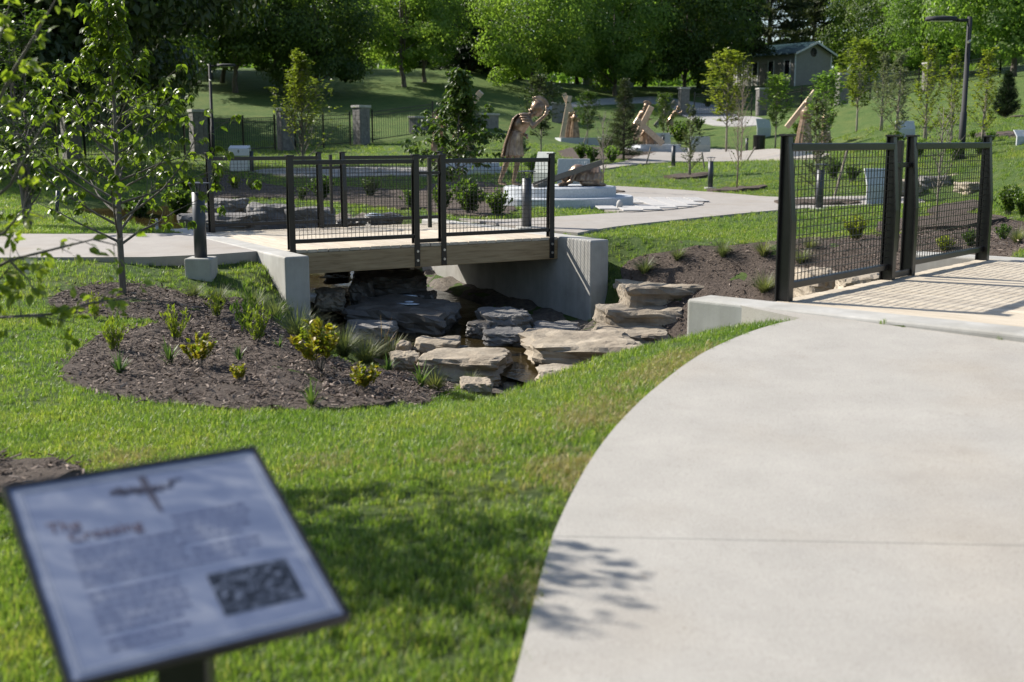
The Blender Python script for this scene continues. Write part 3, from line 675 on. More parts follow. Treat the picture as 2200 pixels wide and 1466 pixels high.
ROCKS = [(905, 1102, 756, 812, 12.5, 1.0, 'rock', 'pale flat-topped slab in front of the creek, nearest the orange shrubs'), (885, 1000, 728, 768, 13.2, .7, 'rock', 'brown block just behind the pale flat-topped slab'),
         (1115, 1385, 722, 792, 13.1, 1.5, 'rock', 'widest pale slab lying across the creek bed, in full sun', .15), (738, 1000, 650, 735, 14.7, 1.1, 'rockwetshade', 'largest dark grey slab leaning under the far bridge', -.25, .10),
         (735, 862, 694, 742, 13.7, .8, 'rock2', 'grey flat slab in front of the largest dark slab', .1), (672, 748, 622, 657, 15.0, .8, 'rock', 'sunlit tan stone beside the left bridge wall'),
         (745, 925, 585, 642, 16.4, 1.2, 'rockwetshade', 'long dark stone under the middle of the far bridge', .1), (748, 806, 600, 645, 15.5, .6, 'rockwetshade', 'dark wedge-shaped stone between tan stone and long dark stone'),
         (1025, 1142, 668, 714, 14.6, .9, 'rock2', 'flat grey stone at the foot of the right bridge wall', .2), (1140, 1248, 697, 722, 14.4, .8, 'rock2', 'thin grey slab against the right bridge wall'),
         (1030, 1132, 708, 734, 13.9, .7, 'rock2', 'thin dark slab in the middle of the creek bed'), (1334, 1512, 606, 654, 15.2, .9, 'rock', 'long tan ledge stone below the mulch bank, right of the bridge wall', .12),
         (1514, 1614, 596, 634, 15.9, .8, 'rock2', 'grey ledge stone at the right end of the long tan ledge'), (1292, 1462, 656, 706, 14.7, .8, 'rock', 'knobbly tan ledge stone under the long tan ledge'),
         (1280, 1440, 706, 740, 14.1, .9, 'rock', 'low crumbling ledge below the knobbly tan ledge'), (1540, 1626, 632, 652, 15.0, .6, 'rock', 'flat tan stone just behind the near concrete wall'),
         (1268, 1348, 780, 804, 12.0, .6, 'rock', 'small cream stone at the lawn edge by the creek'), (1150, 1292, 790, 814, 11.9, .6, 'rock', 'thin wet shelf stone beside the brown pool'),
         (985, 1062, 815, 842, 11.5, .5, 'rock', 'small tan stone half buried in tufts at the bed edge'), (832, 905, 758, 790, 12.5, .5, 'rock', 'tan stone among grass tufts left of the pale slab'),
         (850, 885, 735, 752, 12.9, .4, 'rock', 'fist-sized stone behind the grass tufts'), (955, 1010, 745, 762, 13.3, .4, 'rockwetshade', 'small wet stone behind the brown block'),
         (1000, 1062, 690, 706, 14.2, .5, 'rockwetshade', 'small wet stone beside the flat grey stone'), (880, 940, 628, 648, 15.6, .6, 'rockwetshade', 'wet stone in the shade by the right bridge wall'),
         (690, 760, 575, 600, 17.5, .8, 'rockwetshade', 'wet stone at the upstream edge below the beam'), (800, 900, 568, 592, 18.0, .9, 'rockwetshade', 'flat wet stone upstream below the middle posts'),
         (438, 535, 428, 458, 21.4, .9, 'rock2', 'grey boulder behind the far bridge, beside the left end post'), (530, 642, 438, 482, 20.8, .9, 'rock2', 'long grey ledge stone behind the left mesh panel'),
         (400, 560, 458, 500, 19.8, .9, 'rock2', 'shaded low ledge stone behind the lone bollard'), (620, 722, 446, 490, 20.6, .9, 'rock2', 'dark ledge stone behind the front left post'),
         (780, 870, 458, 482, 20.4, .8, 'rockwetshade', 'wet stone upstream behind the middle posts'), (720, 790, 470, 492, 19.6, .7, 'rockwetshade', 'low wet stone upstream behind the second mesh panel'),
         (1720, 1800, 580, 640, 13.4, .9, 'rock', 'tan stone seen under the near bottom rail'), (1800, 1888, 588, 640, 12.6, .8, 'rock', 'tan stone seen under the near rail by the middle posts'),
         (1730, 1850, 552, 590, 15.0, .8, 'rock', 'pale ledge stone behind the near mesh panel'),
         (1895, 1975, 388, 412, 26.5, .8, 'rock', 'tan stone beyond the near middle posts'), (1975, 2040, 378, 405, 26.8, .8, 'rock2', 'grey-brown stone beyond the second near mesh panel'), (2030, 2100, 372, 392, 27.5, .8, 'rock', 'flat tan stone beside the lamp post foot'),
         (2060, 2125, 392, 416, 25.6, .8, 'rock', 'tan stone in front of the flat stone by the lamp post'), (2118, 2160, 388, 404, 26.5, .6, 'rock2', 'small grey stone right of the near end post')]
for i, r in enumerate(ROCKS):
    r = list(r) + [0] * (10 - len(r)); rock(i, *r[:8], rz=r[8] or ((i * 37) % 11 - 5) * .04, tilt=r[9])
rs = random.Random(3)                                            # small creek stones
for k in range(46):
    j = rs.randrange(2, 9); t = rs.random(); a, b = CREEK[j], CREEK[j + 1]; d = rs.uniform(-1.35, 1.35)
    dx, dy = (b - a)[:2] / np.hypot(*(b - a)[:2]); x = a[0] + (b - a)[0] * t - dy * d; y = a[1] + (b - a)[1] * t + dx * d
    s = rs.uniform(.10, .34); o = link('creek_stone', rock_mesh(60 + k % 9, s, s * .8, s * .5, 3), M[('rock', 'rockwetshade', 'rock2')[k % 3]])
    o.location = (x, y, T(x, y) + .04); o.rotation_euler = (0, 0, rs.uniform(0, 6)); tag(o, 'small loose stone lying in the creek bed among the boulders', 'stone', 'loose creek stones')
# white water where it spills between stones
fo = MB()
for (u, v, y, w) in ((705, 583, 17.2, .35), (725, 592, 16.9, .3), (845, 645, 15.0, .28), (860, 638, 15.1, .2), (870, 650, 14.8, .2), (690, 578, 17.4, .3), (815, 462, 20.0, .4)):
    p = W(u, v, y)
    for k in range(5): fo.ell((p.x + rs.uniform(-w, w) * .5, p.y + rs.uniform(-.12, .12), p.z + rs.uniform(-.02, .02)), (rs.uniform(.05, .16), rs.uniform(.03, .07), .012), 8)
f_ = fo.build('white_water', M['foam'], smooth=True); tag(f_, 'white water spilling between the creek stones under the bridge', 'water', kind='stuff')

# ================================================================ BOLLARDS, LAMPS
def bollard_proto():
    root = empty('path_light')
    MB().tube([(0, 0, 0), (0, 0, .74)], .072, 20).build('body', M['bollard'], root, True)
    m = MB()
    for k in range(4):
        a = k * math.pi / 2 + .5; m.bar((.05 * math.cos(a), .05 * math.sin(a), .73), (.10 * math.cos(a), .10 * math.sin(a), .835), .012, .008)
    m.build('cap_strut', M['bollard'], root)
    MB().lathe([(.02, .832), (.135, .836), (.135, .846), (.03, .856)], 20).build('cap', M['bollard'], root)
    MB().lathe([(.17, -.12), (.17, .012), (.16, .022), (.075, .022)], 20).build('footing', M['cast'], root)
    return root
bp = bollard_proto()
BOL = [(1132, 17.55, 'grey path light bollard behind the right mesh panel of the far bridge'), (1528, 32.7, 'grey path light bollard on the lawn left of the near first post'), (1765, 22.4, 'grey path light bollard seen through the near first mesh panel'),
       (540, 42, 'grey path light bollard beside the white box sign'), (1447, 42, 'grey path light bollard right of the middle cross plinth'), (1424, 60, 'far grey path light bollard behind the tan cross foot'),
       (1604, 60, 'far grey path light bollard left of the litter bin')]
for k, (u, y, lab) in enumerate(BOL):
    c = copy_tree(bp); x = XU(u, y); c.location = (x, y, T(x, y) + .02); c.rotation_euler.z = k * .7; tag(c, lab, 'path light', 'path light bollards')
x0, y0, z0 = XU(432, 13.3, 560), 13.3, .17
bp.location = (x0, y0, z0); tag(bp, 'grey path light bollard on a tall concrete block at the left path', 'path light', 'path light bollards')
for ch in list(bp.children):
    if ch.name.startswith('footing'): bpy.data.objects.remove(ch)
MB().prism([(-.155, -.155), (.155, -.155), (.155, .155), (-.155, .155)], lambda p, t: (p[0] * (1 - .06 * (t < 0)), p[1] * (1 - .06 * (t < 0)), t), -.5, 0).build('footing', M['cast'], bp, bevel=.02)
def lamp(u, y, vtop, arm, label):
    x = XU(u, y, 250); h = W(u, vtop, y).z - T(x, y); root = empty('street_lamp', (x, y, T(x, y)), 0, label, 'street lamp', 'street lamps')
    MB().tube([(0, 0, -.2), (0, 0, h * .33), (0, 0, h * .33 + .01), (0, 0, h)], [.085, .085, .065, .058], 12).build('pole', M['lamp'], root, True)
    MB().lathe([(.11, 0), (.11, .06), (.085, .08)], 14).build('base_cover', M['lamp'], root)
    m = MB(); L = 1.08 * arm
    m.bar((0, 0, h - .09), (L * .3, 0, h - .085), .07, .07)
    prof = [(0.3, .035), (.5, .10), (.8, .13), (1.0, .05)]
    vs = []; fs = []
    for t, wv in prof:
        for j in range(8):
            a = 2 * math.pi * j / 8; vs.append((L * t, math.cos(a) * wv * 1.4, h - .085 + max(-.02, math.sin(a) * .10 * (1.2 - abs(t - .6)))))
    for i in range(3):
        for j in range(8): fs.append((i * 8 + j, i * 8 + (j + 1) % 8, i * 8 + 8 + (j + 1) % 8, i * 8 + 8 + j))
    fs += [tuple(range(8)), tuple(range(31, 23, -1))]
    m.add(vs, fs); m.build('lamp_head', M['lamp'], root, True)
    MB().box((min(L * .42, L * .92), -.09, h - .118), (max(L * .42, L * .92), .09, h - .106)).build('lens', M['lampglass'], root)
    MB().tube([(-.02 * arm, -.06, h * .83), (.05 * arm, -.11, h * .82)], .035, 8).build('sensor', M['steel'], root)
lamp(2070, 29.6, 36, -1, 'tall black street lamp right of the near bridge rail, arm to the left')
lamp(455, 51, 138, 1, 'tall black street lamp in the shade behind the dogwood, arm to the right')

# ================================================================ STONE PILLARS AND IRON FENCE
def pillar_proto(h=1.95, w=.62):
    root = empty('stone_pillar'); rr = random.Random(8); z = 0
    rows = 11; ch = (h - .12 + .3) / rows
    core = MB().box((-w / 2 + .025, -w / 2 + .025, -.3), (w / 2 - .025, w / 2 - .025, h - .12)).build('core', M['pillar'], root)
    for r_ in range(rows):
        z0 = -.3 + r_ * ch
        for side in range(4):
            x = -w / 2 + (.0 if side % 2 else .05)
            while x < w / 2 - .06:
                bw = rr.uniform(.12, .24); x1 = min(x + bw, w / 2 - (0 if side % 2 else .05))
                if w / 2 - x1 < .09: x1 = w / 2 - (0 if side % 2 else .05)
                p = rr.uniform(0, .016)
                m = MB().box((x + .006, -w / 2 - p, z0 + .006), (x1 - .006, -w / 2 + .05, z0 + ch - .006), Matrix.Rotation(side * math.pi / 2, 4, 'Z'))
                m.build('stone', M['pillar'], root); x = x1
    MB().box((-w / 2 - .06, -w / 2 - .06, h - .12), (w / 2 + .06, w / 2 + .06, h)).build('cap_stone', M['cast'], root, bevel=.012)
    return root
pp = pillar_proto()
PIL = [(425, 52, 'stone pillar in the shade left of the shaded street lamp'), (150, 49, 'stone pillar half hidden behind the dogwood crown'), (776, 60, 'stone pillar in the fence between two black posts, above the middle of the far bridge'), (612, 56, 'stone pillar hidden behind the yellow-green upright tree'),
       (1468, 85, 'stone gate pillar left of the shaded drive'), (1635, 85, 'stone gate pillar right of the shaded drive'), (1806, 74, 'stone pillar with pale cap right of the shed'), (1990, 82, 'free stone pillar on the slope left of the near street lamp')]
for k, (u, y, lab) in enumerate(PIL):
    c = pp if k == 0 else copy_tree(pp); x = XU(u, y, 250); c.location = (x, y, T(x, y)); c.rotation_euler.z = .55 + .1 * (k % 3) if k < 4 else .2; tag(c, lab, 'stone pillar', 'stone pillars of the fence')
def fence(pts, label, h=1.55):
    a = pts[0]; root = empty('iron_fence', (a[0], a[1], T(*a)), 0, label, 'iron fence', 'black iron fences'); B = Vector(root.location)
    pk = MB()
    for p, q in zip(pts[:-1], pts[1:]):
        L = math.hypot(q[0] - p[0], q[1] - p[1]); n = max(1, round(L / 2.4)); prev = None
        for k in range(n + 1):
            x = p[0] + (q[0] - p[0]) * k / n; y = p[1] + (q[1] - p[1]) * k / n; z = T(x, y); c = Vector((x, y, z)) - B
            MB().box(c + Vector((-.04, -.04, -.1)), c + Vector((.04, .04, h + .12))).build('fence_post', M['black'], root)
            if prev is not None:
                for zz in (.15, h - .2, h - .02): MB().bar(prev + Vector((0, 0, zz)), c + Vector((0, 0, zz)), .035, .035).build('fence_rail', M['black'], root)
                d = c - prev; m = max(2, int(d.length / .125))
                for j in range(1, m):
                    b = prev + d * j / m; pk.box(b + Vector((-.009, -.009, .08)), b + Vector((.009, .009, h)))
            prev = c
    g = pk.build('pickets', M['black'], root); g['kind'] = 'stuff'
def fp(u, y): return (XU(u, y, 280), y)
fence([fp(40, 47), fp(120, 48.5)], 'black iron fence left of the pillar hidden by the dogwood'); fence([fp(180, 49.5), fp(395, 51.5)], 'black iron fence behind the dogwood crown')
fence([fp(450, 52.5), fp(590, 55.5)], 'black iron fence behind the shaded street lamp'); fence([fp(634, 56.5), fp(752, 59.5)], 'black iron fence between the upright tree and the shaded pillar')
fence([fp(800, 60.5), fp(930, 62)], 'black iron fence right of the shaded pillar, below the sunny hill')
fence([fp(1490, 85), fp(1613, 85)], 'black iron fence across the shaded drive between gate pillars'); fence([fp(1660, 84), fp(1785, 75)], 'black iron fence below the shed')
fence([fp(1828, 75), fp(1968, 82)], 'black iron fence climbing the right slope to the free pillar'); fence([fp(2012, 83), fp(2140, 86), fp(2260, 88)], 'black iron fence at the top of the right slope')
# low wall of the shaded drive
def lowwall(u0, u1, y, h, label):
    a = W(u0, 260, y); b = W(u1, 260, y + 2); z = T((a.x + b.x) / 2, y); root = empty('low_wall', (a.x, a.y, z), math.atan2(b.y - a.y, b.x - a.x), label, 'wall'); L = math.hypot(b.x - a.x, b.y - a.y)
    MB().box((0, -.2, -.5), (L, .2, h)).build('wall_body', M['pillar'], root); MB().box((-.05, -.26, h), (L + .05, .26, h + .1)).build('coping', M['cast'], root, bevel=.01)
lowwall(885, 945, 62.5, .75, 'low stone wall in front of the sunny hill, left part'); lowwall(1005, 1065, 63, .8, 'low stone wall in front of the sunny hill behind the bronze beams')
lowwall(1192, 1215, 74, 1.2, 'dark stone wall end left of the bronze pair with upright beams')

# ================================================================ SHED
def shed():
    al = R(35); p = W(1706, 186, 110); z = T(p.x, p.y + 2) - .3; z = min(z, p.z)
    root = empty('shed', (p.x, p.y, z), al, 'tan clapboard shed with dark metal gable roof and round window', 'shed')
    Wd, L, H, A = 4.95, 7.8, p.z - z + 3.15, .95
    tan = stonelike('clapboard', ((.3, (.30, .285, .26)), (.7, (.36, .34, .31))), 3, .8, .1); trim = plain('white_trim', (.72, .72, .70), .6, 0, .05, 5, 0); rf = plain('roof_metal', (.035, .075, .085), .45, .2, .15, 3); gl = plain('dark_glass', (.015, .017, .02), .15, 0, .1, 5, 0)
    m = MB(); m.box((0.03, 0.03, -1), (Wd - .03, L - .03, H)); m.build('wall', tan, root)
    n = int((H - .3) / .18)
    for k in range(n):                                           # boards of gable and long wall
        z0 = .3 + k * .18
        MB().box((.05, -.012, z0 + .006), (Wd - .05, .035, z0 + .174)).build('board', tan, root); MB().box((-.012, .05, z0 + .006), (.035, L - .05, z0 + .174)).build('board', tan, root)
    g = MB(); g.prism([(0.03, H), (Wd - .03, H), (Wd / 2, H + A - .08)], lambda q, t: (q[0], t, q[1]), 0.0, L - .03); g.build('gable', tan, root)
    for s in (-1, 1):
        a = (Wd / 2, H + A + .04); e = (Wd / 2 + s * (Wd / 2 + .45), H - .45 / (Wd / 2) * A * .95 + .02)
        r_ = MB(); r_.prism([a, e, (e[0], e[1] - .1), (a[0], a[1] - .1)], lambda q, t: (q[0], t, q[1]), -.45, L + .4); ro = r_.build('roof', rf, root)
        rb = MB()
        for k in range(20):
            y = -.4 + k * (L + .75) / 19; rb.bar((a[0], y, a[1] + .015), (e[0], y, e[1] + .015), .03, .03)
        rb.build('roof_seams', rf, ro)['kind'] = 'stuff'
        t = MB(); t.bar((a[0], -.47, a[1] - .1), (e[0], -.47, e[1] - .1), .03, .17); t.build('bargeboard', trim, root)
    for x in (0.0, Wd): MB().box((x - .07, -.06, 0), (x + .07, -.012, H)).build('corner_trim', trim, root)
    MB().tube([(Wd / 2, -.05, H + .02), (Wd / 2, -.014, H + .02)], .42, 20).build('round_window', gl, root)
    for k, yy in enumerate((.9, 1.9, 2.9, 3.9, 4.9, 5.9, 6.9)):
        if k % 2: w = MB().box((-.06, yy - .38, .4), (-.014, yy + .38, 2.35)).build('door', plain('shed_door', (.20, .19, .17), .6), root)
        else:
            w = MB().box((-.05, yy - .3, 1.3), (-.014, yy + .3, 2.5)).build('window', gl, root)
            MB().box((-.07, yy + .3, .3), (-.014, yy + .38, 2.6)).build('window_trim', trim, w); MB().box((-.07, yy - .38, .3), (-.014, yy - .3, 2.6)).build('window_trim', trim, w)
shed()

# ================================================================ PLINTHS, PANELS, SMALL FIXTURES
def cyl_step(root, c, r, z0, z1, nm='step', k=40): MB().lathe([(r, z0), (r, z1 - .02), (r - .02, z1)], k, c).build(nm, M['granite'], root)
px_, py_ = .98, 24.0; gz0 = T(px_, py_)
pl = empty('statue_plinth', (px_, py_, gz0), 0, 'round two-step granite plinth under the whipping soldier', 'plinth', 'statue plinths')
top1 = .56 - gz0
cyl_step(pl, (0, 0, 0), 1.5, -.3, top1 - .19); cyl_step(pl, (0, 0, 0), 1.15, top1 - .19, top1)
# square pavers around the plinth
pv = empty('paved_apron', (px_, py_, gz0)); pv['kind'] = 'structure'
pts_apron = smoothpoly(PX([(1285, 456), (1300, 430), (1335, 415), (1400, 418), (1465, 425), (1505, 433), (1514, 440), (1502, 447), (1460, 454), (1400, 459), (1345, 462)]), 1)
drape('bedding', [(a - px_, b - py_) for a, b in pts_apron], M['path_far'], .05 - gz0, .3, parent=pv, hfun=lambda x, y: Tb(x + px_, y + py_), skirt=.05); ZONES.append(pts_apron)
pm_ = MB().box((-.178, -.178, 0), (.178, .178, .02)).mesh('paver', bevel=.004)
for ix in range(-6, 16):
    for iy in range(-9, 9):
        x = px_ + ix * .4; y = py_ + iy * .4
        if math.hypot(x - px_, y - py_) > 1.72 and all(inpoly(np.array([x + a]), np.array([y + b]), pts_apron)[0] for a in (-.05, .05) for b in (-.05, .05)):
            o = link('paver', pm_, M['paver'], pv); o.location = (x - px_, y - py_, float(Tb(np.array([x]), np.array([y]))[0]) + .052 - gz0)
def block(u0, u1, y, d, top, steps, label, rz=0):
    x0, x1 = XU(u0, y), XU(u1, y); x = (x0 + x1) / 2; z = T(x, y); root = empty('statue_plinth', (x, y, z), rz, label, 'plinth', 'statue plinths'); w = x1 - x0; h = top - z
    for k in range(steps):
        e = (steps - 1 - k) * .28; MB().box((-w / 2 - e, -d / 2 - e, -.4 if k == 0 else h * k / steps), (w / 2 + e, d / 2 + e, h * (k + 1) / steps)).build('step', M['granite'], root, bevel=.012)
    return top
zt2 = block(950, 1072, 41, 2.0, .72, 2, 'low granite plinth behind the dark-leaved young tree'); zt3 = block(1196, 1300, 68, 2.2, 1.60, 1, 'far granite plinth under the bronze pair with upright beams', .15)
zt4 = block(1365, 1452, 58, 2.2, 1.27, 2, 'stepped granite plinth under the crossed tan beams', .1); zt5 = block(1425, 1465, 72, 1.6, 1.76, 1, 'small granite plinth under the bronze man bearing a cross')
zt6 = block(1690, 1790, 47, 2.0, 1.08, 1, 'low granite plinth behind the near first mesh panel')
def panel(u, y, w, h, rz, label, mat='panelstone', mark=None):
    x = XU(u, y); root = empty('station_panel', (x, y, T(x, y)), rz, label, 'stone panel', 'stone station panels')
    t = .05; k = h * .52
    prof = [(0, -.2), (0, k), (.16, h), (.16 + t, h), (t, k), (t, -.2)]
    MB().prism(prof, lambda p, q: (q, p[0], p[1]), -w / 2, w / 2).build('slab', M[mat], root, bevel=.01)
    pale = M['lampglass']; mk = MB()
    def on(a, b): return Vector((a * w / 2, -.003 + .16 * b, k + (h - k) * b))
    if mark:
        for (a0, b0), (a1, b1) in (((.50, .88), (.58, .58)), ((.58, .58), (.70, .88)), ((.80, .88), (.77, .58))): mk.bar(on(a0, b0), on(a1, b1), .012, .004)
        rr = random.Random(2); a = -.75
        while a < .6:
            q = rr.uniform(.03, .07); mk.bar(on(a, .08), on(a + q, .08), .004, .022); a += q + .04
        for _ in range(16):
            a, b = rr.uniform(-.6, .3), rr.uniform(.35, .85); mk.bar(on(a, b), on(a + .03, b + .04), .006, .004)
    else:
        mk.bar(on(0, .3), on(0, .6), .01, .004); mk.bar(on(-.06, .48), on(.06, .48), .004, .012)
    mk.build('inscription', pale, root)
panel(1232, 26.2, .72, .95, -.12, 'greenish stone station panel with numeral mark behind the fallen bronze figure', mark=True); panel(1163, 29, .52, 1.05, -.75, 'greenish stone station panel turned sideways behind the soldier')
panel(1418, 60, 1.15, .95, .25, 'greenish stone panel between the tan crossed beams and grey beam'); panel(1505, 60, 1.0, .85, .05, 'pale boxy station panel left of the litter bin'); panel(1640, 66, .95, 1.05, .45, 'pale stone panel right of the litter bin')
panel(1890, 25, .48, .78, .2, 'white stone panel seen through the near mesh beside middle post', 'granite'); panel(1944, 44, .72, .62, .1, 'white stone panel above the gap of the near middle posts', 'granite')
panel(2200, 30, .45, .35, .2, 'white stone block in the mulch strip on the right slope', 'granite')
def boxsign():
    y = 43; x = XU(515, y); root = empty('box_sign', (x, y, T(x, y)), 0, 'white metal box sign with small cross in the left shade', 'sign'); wm = plain('white_metal', (.62, .64, .66), .35, .2, .08, 8)
    MB().box((-.34, -.2, 0), (.34, .2, .52)).build('pedestal', wm, root, bevel=.01)
    MB().prism([(-.2, .56), (-.2, .82), (.12, .93), (.24, .56)], lambda p, q: (q, p[0], p[1]), -.37, .37).build('head', wm, root, bevel=.01)
    c = MB(); c.box((-.012, -.206, .66), (.012, -.201, .78)); c.box((-.04, -.206, .715), (.04, -.201, .735)); c.build('cross_mark', M['black'], root)
boxsign()
def bin_():
    y = 62; x = XU(1630, y); root = empty('litter_bin', (x, y, T(x, y)), 0, 'black slatted litter bin on the far path', 'litter bin')
    MB().tube([(0, 0, .05), (0, 0, .86)], .27, 18).build('liner', M['black'], root)
    sm = MB().box((-.03, .285, .02), (.03, .31, .90)).mesh('slat')
    for k in range(20): o = link('slat', sm, M['black'], root); o.rotation_euler.z = k * math.pi / 10
    MB().lathe([(.33, .86), (.33, .92), (.22, .94)], 20).build('rim', M['black'], root)
bin_()
def plaque():
    y = 24.6; x = XU(1303, y); root = empty('small_plaque', (x, y, T(x, y)), .2, 'small black tilted plaque on a stub right of the fallen bronze figure', 'plaque')
    MB().box((-.035, -.02, -.1), (.035, .02, .20)).build('stub', M['black'], root); MB().prism([(-.11, .17), (.11, .24), (.11, .255), (-.11, .185)], lambda p, q: (q, p[0], p[1]), -.13, .13).build('plate', M['black'], root)
plaque()
def orb(u, v, y, mat, label):
    p = W(u, v, y); z = T(p.x, p.y) + .03; root = empty('ground_light', (p.x, p.y, z), 0, label, 'ground light', 'egg-shaped ground lights')
    MB().ell((0, 0, .09), (.062, .062, .085), 14).build('body', mat, root, True); MB().lathe([(.05, -.02), (.05, .02), (.03, .03)], 12).build('base', M['black'], root)
orb(1331, 450, 22.1, M['paver'], 'pale egg-shaped ground light on the pavers right of the plinth'); orb(1337, 417, 25.6, M['bronze'], 'dark egg-shaped ground light behind the plinth step')
orb(815, 384, 41, M['paver'], 'pale egg-shaped ground light on the far left path')
for (u, y, h, lab) in ((112, 22, .42, 'short grey stake leaning in the grass behind the left path'),):
    x = XU(u, y); o = MB().tube([(0, 0, -.1), (.06, 0, h)], .035, 8).build('stake', M['bollard'], None, True); o.location = (x, y, T(x, y)); tag(o, lab, 'stake')
x = XU(329, 17.6); o = MB().tube([(0, 0, -.05), (0, 0, .18)], .022, 8).build('marker_post', M['granite']); o.location = (x, 17.6, T(x, 17.6)); tag(o, 'tiny pale marker post at the left path edge', 'post')
for k, (u, v, y, w, h) in enumerate(((1262, 205, 112, .9, .9), (1300, 202, 114, .8, .8), (1348, 206, 110, 1.1, 1.0), (1880, 158, 100, 1.2, .8), (1920, 156, 101, 1.0, .7), (1507, 192, 112, .6, 1.3))):
    p = W(u, v, y); o = MB().box((-w / 2, -.15, -.4), (w / 2, .15, h)).build('headstone', M['granite'], bevel=.05); o.location = (p.x, p.y, T(p.x, p.y)); tag(o, 'grey headstone on the lawn under the far trees', 'headstone', 'far headstones')
# tree stakes (white wooden)
for k, (a, b, y, lab) in enumerate((((1598, 436), (1622, 316), 0, ''),)): pass

# ================================================================ BRONZE FIGURES
def capsule(m, p, q, r0, r1, k=10):
    p = Vector(p); q = Vector(q); d = (q - p); L = d.length; d = d / max(L, 1e-6)
    pts = [p - d * r0 * .98, p - d * r0 * .8, p - d * r0 * .45, p, q, q + d * r1 * .45, q + d * r1 * .8, q + d * r1 * .98]
    m.tube(pts, [r0 * .15, r0 * .6, r0 * .9, r0, r1, r1 * .9, r1 * .6, r1 * .15], k)
def loft(m, rings, folds=0, amp=0, k=28):
    vs = []; n = len(rings)
    for i, (c, rx, ry) in enumerate(rings):
        f = amp * i / max(1, n - 1)
        for j in range(k):
            a = 2 * math.pi * j / k; r = 1 + f * math.sin(folds * a + i * .25); vs.append((c[0] + rx * r * math.cos(a), c[1] + ry * r * math.sin(a), c[2]))
    fs = [(i * k + j, i * k + k + j, i * k + k + (j + 1) % k, i * k + (j + 1) % k) for i in range(n - 1) for j in range(k)]
    fs += [tuple(range(k)), tuple((n - 1) * k + j for j in range(k - 1, -1, -1))]
    m.add(vs, fs)
def fuse(m, name, mat, parent, vox=.02, smooth=3):
    me = m.mesh(name); o = bpy.data.objects.new(name, me); COL.objects.link(o)
    r_ = o.modifiers.new('r', 'REMESH'); r_.mode = 'VOXEL'; r_.voxel_size = vox; r_.use_smooth_shade = True
    s_ = o.modifiers.new('s', 'SMOOTH'); s_.iterations = smooth; s_.factor = .5
    bpy.context.view_layer.update(); nm = bpy.data.meshes.new_from_object(o.evaluated_get(bpy.context.evaluated_depsgraph_get()))
    bpy.data.objects.remove(o); bpy.data.meshes.remove(me); nm.materials.clear(); nm.name = name
    return link(name, nm, mat, parent)
def hand(m, p, d, curl=.5, s=1.0):
    """palm with four fingers and a thumb, closed round axis"""
    p = Vector(p); d = Vector(d).normalized(); x = d.orthogonal().normalized(); y = d.cross(x)
    capsule(m, p, p + d * .06 * s, .034 * s, .038 * s, 8)
    for j in range(4):
        b = p + d * .075 * s + y * (j - 1.5) * .021 * s; k1 = b + d * (.030 + .006 * (1.5 - abs(j - 1.5))) * s + x * .015 * s; k2 = k1 + (d * (1 - curl) + x * curl) * .032 * s; k3 = k2 + (x * .6 - d * curl) * .022 * s
        for a, c in ((b, k1), (k1, k2), (k2, k3)): capsule(m, a, c, .0105 * s, .0095 * s, 6)
    t = p + d * .02 * s - y * .035 * s; capsule(m, t, t + (x * .03 - y * .02 + d * .02) * s, .013 * s, .011 * s, 6); capsule(m, t + (x * .03 - y * .02 + d * .02) * s, t + (x * .055 + d * .035) * s, .011 * s, .009 * s, 6)
def head(m, c, face, s=1.0, hair=True, beard=True, up=(0, 0, 1)):
    c = Vector(c); f = Vector(face).normalized(); u = (Vector(up) - f * Vector(up).dot(f)).normalized(); l = u.cross(f)
    rot = Matrix((f, l, u)).transposed()
    m.ell(c, (.098 * s, .078 * s, .118 * s), 14, rot)
    m.ell(c + f * .045 * s - u * .06 * s, (.055 * s, .05 * s, .06 * s), 10, rot)                    # jaw
    capsule(m, c + f * .088 * s + u * .01 * s, c + f * .112 * s - u * .03 * s, .012 * s, .016 * s, 6)   # nose
    for sd in (-1, 1):
        m.ell(c + f * .075 * s + l * sd * .034 * s + u * .03 * s, (.02 * s, .03 * s, .012 * s), 8, rot)  # brow
        m.ell(c + l * sd * .078 * s - f * .005 * s, (.022 * s, .012 * s, .035 * s), 8, rot)             # ear
    m.ell(c + f * .092 * s - u * .055 * s, (.014 * s, .028 * s, .009 * s), 8, rot)                        # mouth
    if hair: m.ell(c - f * .03 * s + u * .025 * s, (.095 * s, .09 * s, .112 * s), 12, rot)
    if beard: m.ell(c + f * .06 * s - u * .10 * s, (.04 * s, .045 * s, .05 * s), 8, rot)
def helmet(name, c, face, parent, s=1.0, crest=True):
    c = Vector(c); f = Vector(face).normalized(); u = (Vector((0, 0, 1)) - f * f.z).normalized(); l = u.cross(f); rot = Matrix((f, l, u)).transposed(); m = MB()
    m.ell(c + u * .02 * s - f * .008 * s, (.128 * s, .108 * s, .135 * s), 16, rot)
    m.ell(c - f * .075 * s - u * .09 * s, (.07 * s, .095 * s, .03 * s), 10, rot)                          # neck guard
    m.ell(c + f * .085 * s + u * .055 * s, (.05 * s, .085 * s, .014 * s), 10, rot)                        # brim
    for sd in (-1, 1): m.ell(c + l * sd * .085 * s + f * .03 * s - u * .07 * s, (.04 * s, .016 * s, .07 * s), 8, rot)
    if crest:
        for t in np.linspace(-.9, .75, 9): capsule(m, c + u * .13 * s * math.cos(t) - f * math.sin(-t) * .12 * s, c + u * .23 * s * math.cos(t) - f * math.sin(-t) * .21 * s, .022 * s, .026 * s, 6)
    return fuse(m, name, M['bronze'], parent, .014, 2)
def statue(x, y, z, label, rz=0):
    return empty('statue', (x, y, z), rz, label, 'statue', 'bronze statues')
